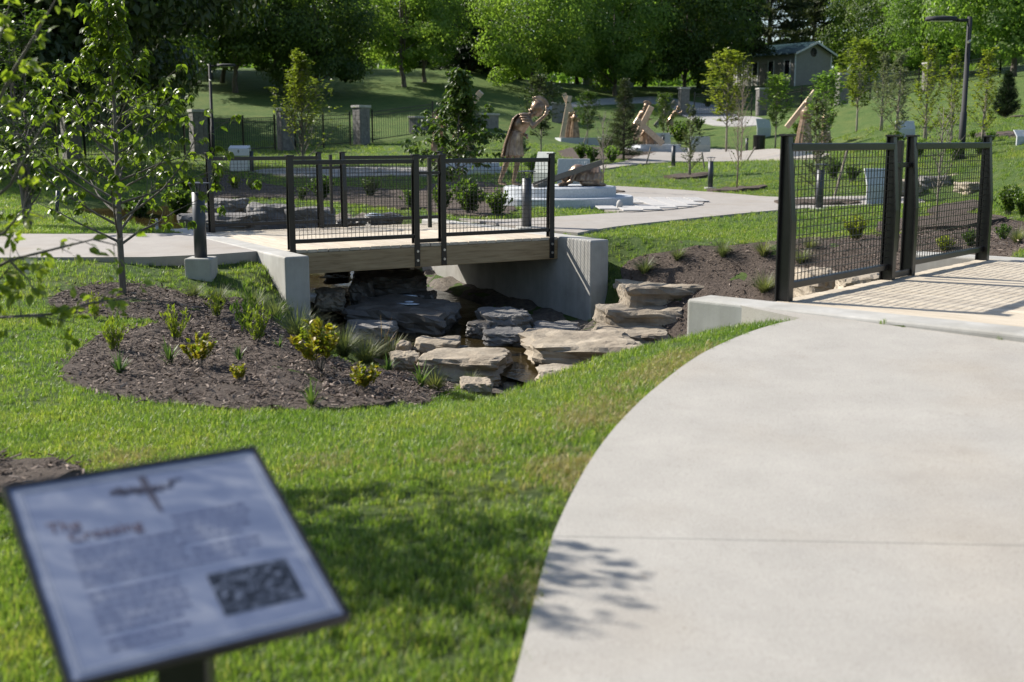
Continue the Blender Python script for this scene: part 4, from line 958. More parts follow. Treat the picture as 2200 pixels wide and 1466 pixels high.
def leg(m, hip, knee, ankle, toe, s=1.0):
    capsule(m, hip, knee, .092 * s, .06 * s); capsule(m, knee, ankle, .062 * s, .04 * s); mid = Vector(knee).lerp(Vector(ankle), .3); m.ell(mid, (.062 * s, .062 * s, .10 * s), 8)
    capsule(m, Vector(ankle) + Vector((0, 0, -.03)), toe, .042 * s, .03 * s)
def arm(m, sh, el, wr, s=1.0, hd=None):
    capsule(m, sh, el, .058 * s, .046 * s); capsule(m, el, wr, .047 * s, .03 * s); d = (Vector(wr) - Vector(el)); hand(m, wr, hd or d, .8, s)

# ---- the soldier with raised whip
def soldier():
    st = statue(px_ - .93, py_ + .15, .56, 'bronze soldier in helmet and kilt leaning forward with raised whip hand'); m = MB()
    leg(m, (.02, -.09, .86), (.06, -.12, .47), (-.02, -.12, .09), (.12, -.14, .03)); leg(m, (.0, .09, .86), (-.16, .14, .47), (-.30, .16, .09), (-.18, .17, .03))
    capsule(m, (.0, 0, .92), (.04, 0, 1.08), .145, .135, 14); capsule(m, (.04, 0, 1.06), (.20, 0, 1.32), .135, .155, 16); m.ell((.23, 0, 1.35), (.13, .20, .11), 14); m.ell((.11, 0, 1.25), (.16, .18, .20), 14, Matrix.Rotation(.5, 3, 'Y'))
    capsule(m, (.30, 0, 1.41), (.41, 0, 1.48), .07, .065); head(m, (.47, 0, 1.53), (.8, -.12, -.5), 1.05, True, False)
    arm(m, (.27, -.21, 1.37), (.37, -.30, 1.20), (.62, -.26, 1.42), 1.05, (.35, .1, 1)); arm(m, (.20, .21, 1.36), (.10, .27, 1.08), (.22, .08, 1.03), 1.05)
    fuse(m, 'body', M['bronze'], st, .017, 2); helmet('helmet', (.46, 0, 1.55), (.8, -.12, -.5), st, 1.08)
    k = MB(); loft(k, [((.04, 0, 1.10), .15, .16), ((.0, 0, .98), .17, .19), ((-.02, 0, .82), .19, .21), ((-.03, 0, .60), .22, .25)], 13, .10, 52); fuse(k, 'kilt', M['bronze'], st, .016, 1)
    c = MB(); loft(c, [((.08, 0, 1.45), .03, .13), ((-.02, 0, 1.36), .03, .19), ((-.10, 0, 1.12), .028, .2), ((-.19, 0, .85), .03, .2), ((-.25, 0, .58), .035, .2)], 9, .2, 44); fuse(c, 'cloak', M['bronze'], st, .018, 1)
    for j in range(4):                                           # layered shoulder plates
        q = MB(); a = .10 + j * .055
        for sd in (-1, 1): q.ell((.19 + j * .022, sd * (.16 + j * .03), 1.44 - j * .05), (.12, .09, .035), 10)
        fuse(q, 'shoulder_plate', M['bronze'], st, .016, 1)
    b = MB(); b.tube([(.035, 0, 1.06), (.04, 0, 1.11)], [.162, .16], 24); b.build('belt', M['bronze'], st, True)
    w = MB(); w.tube([(.64, -.25, 1.40), (.64, -.24, 1.62)], .016, 8); w.tube([(.64, -.24, 1.62), (.60, -.22, 1.66), (.52, -.2, 1.66), (.42, -.16, 1.74)], [.008, .007, .006, .004], 6); w.build('whip', M['bronze'], st, True)
soldier()
def fallen():
    st = statue(px_ + .42, py_ + .1, .56, 'bronze robed figure fallen on hands and knees under the dark beam'); m = MB()
    capsule(m, (.30, .0, .20), (-.05, 0, .27), .17, .18, 16); m.ell((.05, 0, .24), (.34, .22, .17), 16); m.ell((.30, 0, .13), (.16, .26, .15), 12)
    leg(m, (.25, -.10, .16), (.05, -.18, .07), (.40, -.18, .05), (.50, -.18, .03)); leg(m, (.25, .12, .16), (.05, .2, .07), (.40, .2, .05), (.50, .2, .03))
    capsule(m, (-.12, 0, .25), (-.24, -.03, .17), .07, .065); head(m, (-.29, -.04, .13), (-.8, -.3, -.5), 1.0)
    arm(m, (-.14, -.19, .23), (-.20, -.26, .10), (-.34, -.22, .04)); arm(m, (-.14, .19, .23), (-.22, .25, .10), (-.36, .2, .04))
    fuse(m, 'body', M['bronze'], st, .017, 3)
    r_ = MB()
    for k in range(7): r_.tube([(-.10 + k * .07, -.22 - .02 * (k % 2), .10), (-.06 + k * .07, -.17, .26), (-.02 + k * .065, 0, .41 - .012 * abs(k - 3)), (.0 + k * .06, .15, .28)], [.03, .045, .04, .03], 8)
    fuse(r_, 'robe_folds', M['bronze'], st, .018, 3)
fallen()
def cross(name, label, p0, p1, a0, a1, wd, mat, off=(0, 0, 0)):
    p0 = Vector(p0); root = empty(name, p0, 0, label, 'cross', 'bronze wooden-beam crosses'); q = lambda v: Vector(v) - p0
    MB().bar(q(p0), q(p1), wd, wd, (0, 1, 0)).build('long_beam', mat, root, bevel=.008)
    if a0 is not None: MB().bar(q(a0), q(a1), wd * .98, wd * .96, (0, 1, 0)).build('cross_beam', mat, root, bevel=.008)
cross('cross', 'dark beam cross tipped over the fallen bronze figure', W(1145, 399, 23.55), W(1293, 349, 23.75), W(1152, 403, 23.2), W(1238, 366, 24.6), .11, M['crossdark'])

def robed(st, h=1.7, lean=(0, 0), face=(1, 0, 0), hood=False, rx=.24, arms=None, folds=11, skirtz=0.0, hand_s=1.0):
    s = h / 1.72; lx, ly = lean; m = MB()
    def at(t): return (lx * t * t, ly * t * t)
    rings = []
    for t, r_, q in ((.0, 1.0, 1.0), (.15, .95, .95), (.35, .82, .84), (.55, .68, .75), (.62, .64, .72), (.72, .70, .85), (.80, .66, .92), (.845, .42, .55), (.87, .25, .26)):
        c = at(t); rings.append(((c[0], c[1], t * 1.72 * s), rx * r_ * s, rx * 1.05 * q * s))
    loft(m, rings[::-1], folds, .11, 44)
    c = at(.93); head(m, (c[0], c[1], .935 * 1.72 * s), face, s, True, not hood)
    if hood: m.ell((c[0] - .02 * face[0], c[1], .93 * 1.72 * s), (.118 * s, .115 * s, .15 * s), 12); m.ell((at(.85)[0], at(.85)[1], .85 * 1.72 * s), (.16 * s, .19 * s, .10 * s), 12)
    for sh, el, wr in arms or ():
        o_ = at(.79); arm(m, (sh[0] + o_[0], sh[1] + o_[1], sh[2] * s), (el[0] + o_[0], el[1] + o_[1], el[2] * s), (wr[0] + o_[0], wr[1] + o_[1], wr[2] * s), s)
    for sd in (-1, 1): capsule(m, (.02, sd * .09, .03), (.02 + .16 * face[0], sd * .09 + .16 * face[1], .025), .05, .035)
    fuse(m, 'body', M['bronze'], st, .026, 2)
def standing(st, h=1.75, lean=.0, face=(1, 0, 0), stride=.18, arms=((.0, -.21, 1.40), (.1, -.25, 1.15), (.3, -.2, 1.1), (.0, .21, 1.40), (.1, .25, 1.15), (.3, .2, 1.1)), kilt=True, hel=False):
    s = h / 1.75; m = MB(); L = lean
    P = lambda x, y, z: (x * s, y * s, z * s)
    leg(m, P(.0, -.09, .88), P(.04 + stride * .5, -.1, .48), P(stride * .6, -.1, .09), P(stride * .6 + .14, -.1, .03), s); leg(m, P(0, .09, .88), P(-stride * .3, .1, .48), P(-stride, .1, .09), P(-stride + .14, .1, .03), s)
    capsule(m, P(0, 0, .92), P(L * .3, 0, 1.08), .15 * s, .145 * s, 14); capsule(m, P(L * .3, 0, 1.06), P(L * .85, 0, 1.34), .15 * s, .17 * s, 14); m.ell(P(L * .92, 0, 1.39), (.13 * s, .21 * s, .11 * s), 12)
    capsule(m, P(L, 0, 1.45), P(L * 1.2, 0, 1.54), .065 * s, .06 * s); head(m, P(L * 1.3 + .03, 0, 1.63), face, s, True, not hel)
    a = arms; off = Vector((L * .92, 0, 0))
    arm(m, Vector(P(*a[0])) + off, Vector(P(*a[1])) + off, Vector(P(*a[2])) + off, s); arm(m, Vector(P(*a[3])) + off, Vector(P(*a[4])) + off, Vector(P(*a[5])) + off, s)
    if kilt: loft(m, [(P(L * .3, 0, 1.08), .165 * s, .18 * s), (P(0, 0, .9), .19 * s, .2 * s), (P(0, 0, .58), .22 * s, .25 * s)], 11, .12, 44)
    fuse(m, 'body', M['bronze'], st, .026, 2)
    if hel: helmet('helmet', P(L * 1.3 + .03, 0, 1.64), face, st, s * 1.1)
# group behind the dark-leaved young tree
A3 = (((.0, -.2, 1.36), (.12, -.26, 1.18), (.28, -.18, 1.42)), ((.0, .2, 1.36), (.12, .24, 1.14), (.25, .12, 1.2)))
st = statue(XU(940, 40.6), 40.6, zt2, 'bronze robed figure with raised hand, leftmost behind the dark-leaved tree'); robed(st, 1.78, (.05, 0), (1, -.2, 0), False, .25, (((-.0, -.2, 1.36), (-.16, -.26, 1.2), (-.14, -.2, 1.55)), A3[1]))
st = statue(XU(985, 41.2), 41.2, zt2, 'bronze soldier in helmet behind the dark-leaved young tree, under the beams'); standing(st, 1.8, .18, (1, -.1, -.2), hel=True)
st = statue(XU(1008, 40.3), 40.3, zt2, 'bronze stooping figure under the beams behind the dark-leaved tree'); robed(st, 1.45, (-.15, 0), (-1, -.2, -.3), False, .24, A3)
cross('cross', 'tan beam cross rising over the bronze group behind the dark-leaved tree', W(1004, 300, 40.4), W(996, 203, 41.0), W(998, 242, 40.6), W(1034, 198, 40.4), .2, M['crosswood'])
# far pair with upright beams
st = statue(XU(1234, 67.6), 67.6, zt3, 'far bronze hooded woman in a pleated robe seen from behind'); robed(st, 1.45, (.0, .0), (.1, 1, 0), True, .34, (((.22, 0, 1.36), (.30, .1, 1.1), (.24, .25, 1.1)), ((-.22, 0, 1.36), (-.3, .1, 1.1), (-.24, .25, 1.15))), 13)
st = statue(XU(1222, 68.4), 68.4, zt3, 'far bronze bearer holding upright beams beside the hooded woman'); robed(st, 1.75, (.15, 0), (1, 0, 0), False, .27, A3)
cross('cross', 'tan beams carried upright beside the far hooded bronze woman', W(1207, 298, 67.0), W(1224, 207, 67.4), W(1212, 203, 67.6), W(1229, 242, 67.2), .26, M['crosswood'])
# crossed tan beams group
st = statue(XU(1366, 58.6), 58.6, zt4, 'bronze soldier in helmet holding a staff behind the crossed tan beams'); standing(st, 1.95, .32, (1, -.2, -.25), .1, hel=True)
MB().tube([(.55, -.12, .75), (.62, -.1, 1.95)], .022, 8).build('staff', M['bronze'], st)
st = statue(XU(1388, 57.6), 57.6, zt4, 'bronze robed man sunk on his knees under the crossed tan beams'); m = MB()
loft(m, [((-.02, 0, .78), .14, .16), ((.0, 0, .66), .25, .27), ((.05, 0, .4), .34, .34), ((.12, 0, .2), .44, .38), ((.15, 0, .0), .5, .42)], 10, .10, 44); head(m, (-.24, -.05, .66), (-.8, -.2, -.5), 1.0)
capsule(m, (-.05, 0, .72), (-.2, -.04, .70), .08, .07); arm(m, (-.1, -.22, .66), (-.3, -.3, .42), (-.5, -.24, .25)); arm(m, (-.1, .22, .66), (-.3, .3, .42), (-.5, .2, .25)); fuse(m, 'body', M['bronze'], st, .024, 2)
cross('cross', 'large pale tan crossed beams leaning over the kneeling bronze man', W(1424, 309, 56.6), W(1367, 258, 56.9), W(1366, 296, 56.9), W(1400, 229, 56.7), .27, M['crosswood'])
# man bearing a grey cross
st = statue(XU(1438, 72), 72, zt5, 'bronze bare-legged man stooping to carry the dark grey cross'); standing(st, 1.75, .35, (1, 0, -.3), .16, ((0, -.2, 1.4), (.15, -.26, 1.25), (.36, -.15, 1.4), (0, .2, 1.4), (.15, .26, 1.25), (.36, .15, 1.4)))
cross('cross', 'dark grey cross on the shoulder of the stooping bronze man', W(1408, 272, 70.6), W(1452, 219, 71), W(1416, 214, 70.8), W(1440, 238, 71.2), .28, M['crossdark'])
# group behind the near mesh panel
st = statue(XU(1725, 46.6), 46.6, zt6, 'bronze bare-shouldered man in a long robe behind the near rail'); robed(st, 1.92, (.12, 0), (1, -.1, -.2), False, .30, A3, 13)
st = statue(XU(1773, 47.4), 47.4, zt6, 'bronze bald figure in a dark robe right of the bare-shouldered man'); robed(st, 1.62, (-.08, 0), (-1, -.2, 0), False, .25, A3)
cross('cross', 'tan beam slanting up above the near first post to the bronze man', W(1690, 274, 47.2), W(1752, 196, 47.0), None, None, .19, M['crosswood'])
# ================================================================ FOLIAGE TOOLS
def unit(a): return a / np.maximum(np.linalg.norm(a, axis=-1, keepdims=True), 1e-9)
TD = (np.array([(0, 0, 0), (-.34, .45, .10), (0, 1, 0), (.34, .45, .10)]), np.array([(0, 1, 2, 3)]))
TL = (np.array([(0, 0, 0), (-.27, .32, .07), (0, .34, 0), (.27, .32, .07), (-.22, .68, .0), (0, .7, -.06), (.22, .68, .0), (0, 1.0, -.20)]),
      np.array([(0, 1, 2), (0, 2, 3), (1, 4, 5), (1, 5, 2), (2, 5, 6), (2, 6, 3), (4, 7, 5), (5, 7, 6)]))
TN = (np.array([(0, 0, 0), (-.08, .5, 0), (0, 1, -.03), (.08, .5, 0)]), np.array([(0, 1, 2, 3)]))
TW = (np.array([(0, 0, 0), (-.13, .45, .03), (0, 1, -.06), (.13, .45, .03)]), np.array([(0, 1, 2, 3)]))
TB = (np.array([(-.5, 0, 0), (.5, 0, 0), (.34, .55, 0), (-.34, .55, 0), (.05, 1, 0), (-.05, 1, 0)]), None)
def leaves(P, A, N, S, T_=TD, rng=None, rnd=None):
    P = np.asarray(P, float); n = len(P); A = unit(np.asarray(A, float)); N = np.asarray(N, float)
    N = unit(N - A * (N * A).sum(1, keepdims=True)); X = np.cross(A, N); S = np.broadcast_to(np.asarray(S, float), (n,))[:, None, None]
    tv, tf = T_
    V = P[:, None] + S * (tv[None, :, 0:1] * X[:, None] + tv[None, :, 1:2] * A[:, None] + tv[None, :, 2:3] * N[:, None])
    F = (tf[None] + (np.arange(n) * len(tv))[:, None, None]).reshape(-1, tf.shape[1])
    if rnd is None: rnd = (rng or np.random).uniform(0, 1, n)
    return V.reshape(-1, 3), F, np.repeat(rnd, len(tf))
def joinl(L):
    V = []; F = []; Rr = []; n = 0
    for v, f, r in L: V.append(v); F.append(f + n); Rr.append(r); n += len(v)
    return np.concatenate(V), np.concatenate(F), np.concatenate(Rr)
def leafmesh(name, L):
    v, f, r = joinl(L) if isinstance(L, list) else L
    return npmesh(name, v, f, False, r)
def rdir(rng, n): return unit(rng.normal(size=(n, 3)))

def crown_blobs(rng, c, r, nb, nl, size, low=.0, br=(.24, .38), T_=TD, shell=.55):
    """leaf clumps spread through an uneven crown; returns leaf arrays and clump centres"""
    D = rdir(rng, nb * 3); D = D[D[:, 2] > -.75 + low][:nb]; nb = len(D)
    rad = rng.uniform(shell, .92, nb) ** .8; C = D * rad[:, None] * np.array(r) * (1 + .14 * rng.normal(size=(nb, 1))) + np.array(c)
    L = []
    bs = rng.uniform(*br, nb) * (r[0] + r[1]) / 2
    for k in range(nb):
        n = int(nl * (bs[k] / bs.mean()) ** 2 * rng.uniform(.6, 1.3)); d = rdir(rng, n); q = rng.uniform(.45, 1.12, n) ** .6
        P = C[k] + d * (bs[k] * q)[:, None] * np.array([1.15, 1.15, .72])
        out = unit(d + .5 * unit(P - np.array(c)) + np.array([0, 0, .35])); A = unit(np.cross(out, rdir(rng, n)) + np.array([0, 0, -.45])); N = unit(out + .45 * rdir(rng, n))
        L.append(leaves(P, A, N, size * rng.uniform(.6, 1.25, n), T_, rng, np.clip(rng.normal(.5, .22, n) + .18 * rng.normal(), 0, 1)))
    return joinl(L), C
def limbs(rng, tr, C, h0, r0, n, top):
    m = MB(); z1 = top; pts = [(0, 0, -.4), (0, 0, .15), (rng.normal() * .05, rng.normal() * .05, h0 * .6), (rng.normal() * .12, rng.normal() * .12, h0), (rng.normal() * .3, rng.normal() * .3, z1)]
    m.tube(pts, [r0 * 1.5, r0 * 1.1, r0 * .92, r0 * .8, r0 * .15], 10)
    for k in range(min(n, len(C))):
        e = C[k]; s0 = h0 * rng.uniform(.8, 1.0) + (z1 - h0) * rng.uniform(0, .4); s = np.array([0, 0, min(s0, e[2])]); mid = s + (e - s) * .5 + np.array([0, 0, -.08 * np.linalg.norm(e - s)]) + rng.normal(size=3) * .15
        m.tube([s, s * .6 + mid * .4, mid, e], [r0 * .42, r0 * .34, r0 * .2, r0 * .04], 6)
    return m.mesh('trunk', True)
def far_tree(seed, h, r, h0, nb, nl, size, low=0., r0=None, cz=None):
    rng = np.random.RandomState(seed); rz = (h - h0) / 2
    cr, C = crown_blobs(rng, (0, 0, h0 + rz * .98), (r, r, rz), nb, nl, size, low)
    ck, Ck = crown_blobs(rng, (0, 0, h0 + 1.6), (r * .86, r * .86, 1.7), int(nb * .3), int(nl * .8), size, 0, (.14, .27), TD, .5); cr = joinl([cr, ck])
    return limbs(rng, None, C, h0, r0 or h * .017, 12, h * .8), leafmesh('crown', cr)
def conifer(seed, h, r, n, size, z0=.1, droop=-.15, dens=1.0, T_=TN, layers=None):
    rng = np.random.RandomState(seed); L = []; m = MB(); m.tube([(0, 0, -.3), (0, 0, h * .5), (0, 0, h)], [h * .018, h * .011, h * .002], 8)
    for k in range(n):
        t = rng.uniform(0, 1) ** 1.15 if layers is None else np.clip((rng.randint(layers) + rng.normal() * .12) / layers, 0, 1)
        z = h * (z0 + (1 - z0) * t); ln = r * (1 - t) ** .8 * rng.uniform(.65, 1.1) + .04 * r; a = rng.uniform(0, 2 * math.pi); d = np.array([math.cos(a), math.sin(a), droop + .5 * t])
        e = np.array([0, 0, z]) + d * ln; m.tube([(0, 0, z), e], [h * .004, h * .001], 4, False)
        q = int(46 * dens * (ln / r + .25)); u = rng.uniform(.12, 1.05, q) ** .7; P = np.array([0, 0, z]) + d * ln * u[:, None] + rng.normal(size=(q, 3)) * size * np.array([.35, .35, .14])
        A = unit(d + rdir(rng, q) * .9 + np.array([0, 0, .1])); L.append(leaves(P, A, rdir(rng, q) + np.array([0, 0, .8]), size * rng.uniform(.6, 1.2, q), T_, rng))
    return m.mesh('trunk', True), leafmesh('crown', L)
def young(seed, h, tf, spread, nprim, up, leaf, per, T_=TL, whorl=0, droop=.3, r0=.02, stems=1, sec=4, wob=.03, prof=None, ndens=1.0, vase=0.):
    """young tree: leader, ascending branches, twigs, leaves along twigs and whorled at the tips"""
    rng = np.random.RandomState(seed); m = MB(); P = []; A = []; N = []; S = []
    def put(p, d, n, w=False):
        for j in range(n):
            a = rng.uniform(0, 2 * math.pi); o = np.array([math.cos(a), math.sin(a), 0])
            ax = unit(d * (.2 if w else .55) + o * .85 + np.array([0, 0, -droop])); P.append(p + rng.normal(size=3) * leaf * .12); A.append(ax); N.append(np.array([0, 0, 1]) + rng.normal(size=3) * .35 + o * droop); S.append(leaf * rng.uniform(.6, 1.15))
    for st in range(stems):
        b = np.array([rng.normal() * .05 * (stems > 1), rng.normal() * .05 * (stems > 1), 0]); a0 = rng.uniform(0, 6.28); tilt = np.array([math.cos(a0), math.sin(a0), 0]) * vase * (stems > 1)
        hh = h * (1 if st == 0 else rng.uniform(.75, .98)); K = 8; tp = []
        for k in range(K + 1):
            t = k / K; tp.append(b + tilt * hh * t * (1 - .3 * t) + np.array([math.sin(t * 5 + seed) * wob * h * t * .4, math.cos(t * 4 + seed) * wob * h * t * .4, hh * t]))
        tp[0] = tp[0] + np.array([0, 0, -.15]); tp = np.array(tp); m.tube(tp, [r0 * (1.15 - t / K * 1.0) for t in range(K + 1)], 8)
        npb = max(1, nprim // stems)
        for k in range(npb):
            t = tf + (1 - tf) * ((k + rng.uniform(0, .9)) / npb) * .97; i0 = min(K - 1, int(t * K)); s = tp[i0] + (tp[i0 + 1] - tp[i0]) * (t * K - i0)
            q = (t - tf) / (1 - tf); ln = spread * (prof(q) if prof else math.sin(math.pi * min(1, .18 + .82 * (1 - q)) * .62) + .05) * rng.uniform(.7, 1.1); a = k * 2.4 + rng.uniform(-.4, .4)
            d = unit(np.array([math.cos(a), math.sin(a), up * rng.uniform(.7, 1.2)])); pts = [s]; c = s.copy(); dd = d.copy(); sg = 4
            for g in range(sg): dd = unit(dd + np.array([0, 0, .10 * up]) + rng.normal(size=3) * .10); c = c + dd * ln / sg; pts.append(c.copy())
            rb = r0 * .5 * (1 - .55 * q); m.tube(pts, np.linspace(rb, rb * .2, sg + 1), 5, False)
            for j in range(sec):
                u = rng.uniform(.25, 1.0) if j else 1.0; i1 = min(sg - 1, int(u * sg)); s2 = pts[i1] + (pts[i1 + 1] - pts[i1]) * (u * sg - i1); d2 = unit(dd + rdir(rng, 1)[0] * .9 + np.array([0, 0, .25 * up])); l2 = ln * rng.uniform(.16, .38) + leaf
                e = s2 + d2 * l2; m.tube([s2, e], [rb * .3, rb * .1], 4, False)
                for w in range(int(per * ndens)): put(s2 + (e - s2) * rng.uniform(.1, 1), d2, 1)
                if whorl: put(e, d2, whorl, True)
        put(tp[-1], np.array([0, 0, 1.]), max(3, whorl), True)
        for w in range(per * 2): put(tp[-1] - np.array([0, 0, rng.uniform(0, .25 * (1 - tf) * h)]), np.array([0, 0, 1.]), 1)
    return m.mesh('trunk', True), leafmesh('crown', leaves(np.array(P), np.array(A), np.array(N), np.array(S), T_, rng))
def plant_tree(name, tm, cm, x, y, lab, cat, leafm, bark, group, sc=1.0, rz=0, z=None, sz=None):
    root = empty(name, (x, y, T(x, y) if z is None else z), rz, lab, cat, group); root.scale = (sc, sc, sc * (sz or 1))
    t = link('trunk', tm, None, root); c = link('crown', cm, None, root)
    for o, m in ((t, bark), (c, leafm)):
        if not o.data.materials: o.data.materials.append(m)
        o.material_slots[0].link = 'OBJECT'; o.material_slots[0].material = m
    return root

# ================================================================ BIG TREES BEHIND
ARCH = {'a': far_tree(11, 12, 5.2, .9, 92, 300, .26), 'b': far_tree(12, 11.5, 4.6, .8, 84, 300, .25), 'c': far_tree(13, 13, 6.0, 1.1, 108, 310, .28),
        'd': far_tree(14, 10, 3.4, 1.2, 66, 240, .23), 'pine': conifer(15, 18, 4.6, 210, .75, .22, .0, 1.6, TW, 16), 'spruce': conifer(16, 20, 4.0, 330, .7, .04, -.25, 1.5, TW)}
BIG = [(505, 79, 'd', 1.05, 'leaf_dark', 'dark tree with slim trunk just right of the shaded street lamp'), (478, 86, 'd', 1.0, 'leaf_dark', 'slim dark trunk second in the row left of the shaded lamp row end'), (452, 90, 'd', 1.1, 'leaf_dark', 'slim dark tree behind the shaded street lamp pole'), (418, 84, 'd', 1.1, 'leaf_dark', 'slim dark trunk leftmost in the row behind the shaded lamp'),
       (682, 80, 'a', .82, 'leaf_dark', 'broad dark tree in the middle of the left hill'), (590, 100, 'd', 1.1, 'leaf_dark', 'dark tree behind the yellow-green upright tree'), (868, 86, 'd', 1.0, 'leaf_bright', 'sunlit maple with several stems on the hill'), (912, 90, 'd', .9, 'leaf_mid', 'mid-green maple right of the sunlit hill maple'),
       (780, 118, 'a', 1.0, 'leaf_mid', 'dark tree filling the gap left of the sunlit hill maple'), (1012, 101, 'spruce', .95, 'needle', 'tall black spruce behind the hill crest'), (1058, 108, 'spruce', .9, 'needle', 'second black spruce right of the tall one on the hill'), (965, 116, 'spruce', .9, 'needle', 'black spruce behind the mid-green maple'),
       (1145, 92, 'b', .9, 'leaf_bright', 'bright yellow-green maple above the whipping soldier'), (1240, 112, 'b', 1.0, 'leaf_mid', 'mid-green tree right of the bright maple'), (1322, 98, 'a', .92, 'leaf_bright', 'large sunlit maple above the centre spruce'), (1385, 112, 'b', 1.0, 'leaf_mid', 'mid-green tree behind the large sunlit maple'),
       (1470, 102, 'a', 1.0, 'leaf_dark', 'dark tree on thick trunk left of the pines'), (1502, 112, 'b', 1.1, 'leaf_dark', 'dark tree immediately left of the pine trunk'), (1568, 106, 'pine', .85, 'needle_pine', 'layered pine left of the shed'), (1650, 124, 'pine', 1.0, 'needle_pine', 'layered pine above the shed roof'), (1745, 132, 'pine', .95, 'needle_pine', 'layered pine behind the shed gable, right of its ridge'),
       (1868, 118, 'b', .95, 'leaf_mid', 'mid-green broad tree right of the shed'), (1945, 114, 'b', .9, 'leaf_dark', 'dark-bottomed tree above the free pillar'), (2008, 96, 'a', .8, 'leaf_bright', 'bright tree on thin trunk right of the free pillar'), (2041, 98, 'b', .9, 'leaf_bright', 'bright tree on straight grey trunk left of the near lamp'),
       (2176, 78, 'c', 1.0, 'leaf_bright', 'broad bright tree on the thickest trunk at top right corner'), (2110, 125, 'd', .9, 'leaf_mid', 'mid-green tree behind the near street lamp head'),
       (330, 98, 'c', 1.0, 'leaf_dark', 'dark tree behind the dogwood top'), (60, 63, 'a', 1.0, 'leaf_dark', 'added shade-casting tree at the far left behind the glossy shrub tree'), (260, 67, 'b', 1.0, 'leaf_dark', 'added shade-casting tree hidden behind the huge shade tree, left of the shaded lamp'), (-40, 72, 'a', 1.1, 'leaf_dark', 'added shade-casting tree at the very left edge')]  # last three trees added to throw shade on the hill behind the fence
for k, (u, y, a, sc, lm, lab) in enumerate(BIG):
    x = XU(u, y, 170); tm, cm = ARCH[a]; con = a in ('pine', 'spruce')
    plant_tree('pine_tree' if a == 'pine' else 'spruce_tree' if con else 'tree', tm, cm, x, y, lab, 'tree', M[lm], M['bark'], 'tall trees behind the garden', sc, k * 1.7)
# background wood that reads as one mass
rng = np.random.RandomState(77); L = []
for k in range(120):
    x = rng.uniform(-110, 120); y = rng.uniform(140, 200); h = rng.uniform(3, 7); z = T(x, y); n = 170; d = rdir(rng, n); r = rng.uniform(4, 7)
    P = np.array([x, y, z + h * .45]) + d * np.array([r, r, h * .55]) * rng.uniform(.6, 1.05, (n, 1)); L.append(leaves(P, rdir(rng, n), d + rdir(rng, n) * .5, rng.uniform(.8, 1.7, n), TD, rng))
for k in range(90):
    x = rng.uniform(-90, 110); y = rng.uniform(126, 140); z = T(x, y); n = 150; d = rdir(rng, n); r = rng.uniform(2.5, 5)
    P = np.array([x, y, z + 1.3]) + d * np.array([r, r, 2.2]) * rng.uniform(.6, 1.05, (n, 1)); L.append(leaves(P, rdir(rng, n), d + rdir(rng, n) * .5, rng.uniform(.5, 1.1, n), TD, rng))
wd = link('wood', leafmesh('wood', L), M['leaf_mid']); tag(wd, 'dense dark wood behind all the trees', 'wood', kind='stuff')
# big shade tree at top left: its crown hangs into the picture, the trunk stands out of frame
rng = np.random.RandomState(31); cr, C = crown_blobs(rng, (0, 0, 7.2), (9.6, 8.5, 6.0), 190, 330, .34, 0, (.13, .2), TD, .6)
cr2, C2 = crown_blobs(rng, (.5, -2, 4.4), (7.6, 5.5, 3.2), 90, 300, .32, 0, (.14, .22), TD, .3)
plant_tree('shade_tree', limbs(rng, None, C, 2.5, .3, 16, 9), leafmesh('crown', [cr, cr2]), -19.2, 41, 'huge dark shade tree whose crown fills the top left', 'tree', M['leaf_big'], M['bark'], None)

# ================================================================ YOUNG TREES
pf = lambda q: (1 - q) ** .6 * (.55 + .6 * min(1, q * 3)) + .06
pfd = lambda q: (1.2 * max(0, 1 - q * 1.35) ** .9 + .12) * min(1, .6 + q * 4)
def G2(u, y): return XU(u, y), y
YT = 'young trees planted in the garden'
tm, cm = young(5, 3.0, .16, 1.15, 46, .48, .098, 3, TL, 7, .75, .032, 1, 6, .025, pfd)
x, y = G(265, 636).x, G(265, 636).y
plant_tree('dogwood_tree', tm, cm, x, y, 'young dogwood with drooping leaf clusters standing in the mulch bed', 'tree', M['leaf_dogwood'], M['bark_young'], YT, 1.0, .4)
tm2, cm2 = young(6, 2.9, .08, 1.0, 44, .6, .15, 6, TL, 7, .6, .03, 1, 7, .03, pfd); x, y = G2(985, 27)
plant_tree('dogwood_tree', tm2, cm2, x, y, 'dark-leaved young dogwood behind the far bridge middle posts', 'tree', M['leaf_shrub'], M['bark_young'], YT, 1.0, 2.0)
up = young(7, 3.9, .04, 2.5, 70, 1.35, .13, 7, TD, 3, .1, .045, 1, 6, .02, lambda q: (1 - q) ** 1.3 * .8 + .12)
x, y = G2(650, 47); plant_tree('upright_tree', *up, x, y, 'upright yellow-green young tree behind the left end of the far bridge', 'tree', M['leaf_yellow'], M['bark_young'], YT, 1.05, .3)
gl = young(8, 3.4, .1, 1.0, 48, 1.0, .11, 10, TD, 4, .1, .035, 3, 5, .03, pf, 1.0, .12); x, y = G2(48, 18.5)
plant_tree('shrub_tree', *gl, x, y, 'glossy many-stemmed shrub tree at the left edge behind the path', 'tree', M['leaf_shrub'], M['bark_young'], YT, 1.0, 0)
rd_ = young(9, 3.1, .28, .95, 44, .9, .13, 9, TD, 4, .15, .035, 1, 5, .02, lambda q: math.sin(math.pi * (q * .85 + .12)) ** .7)
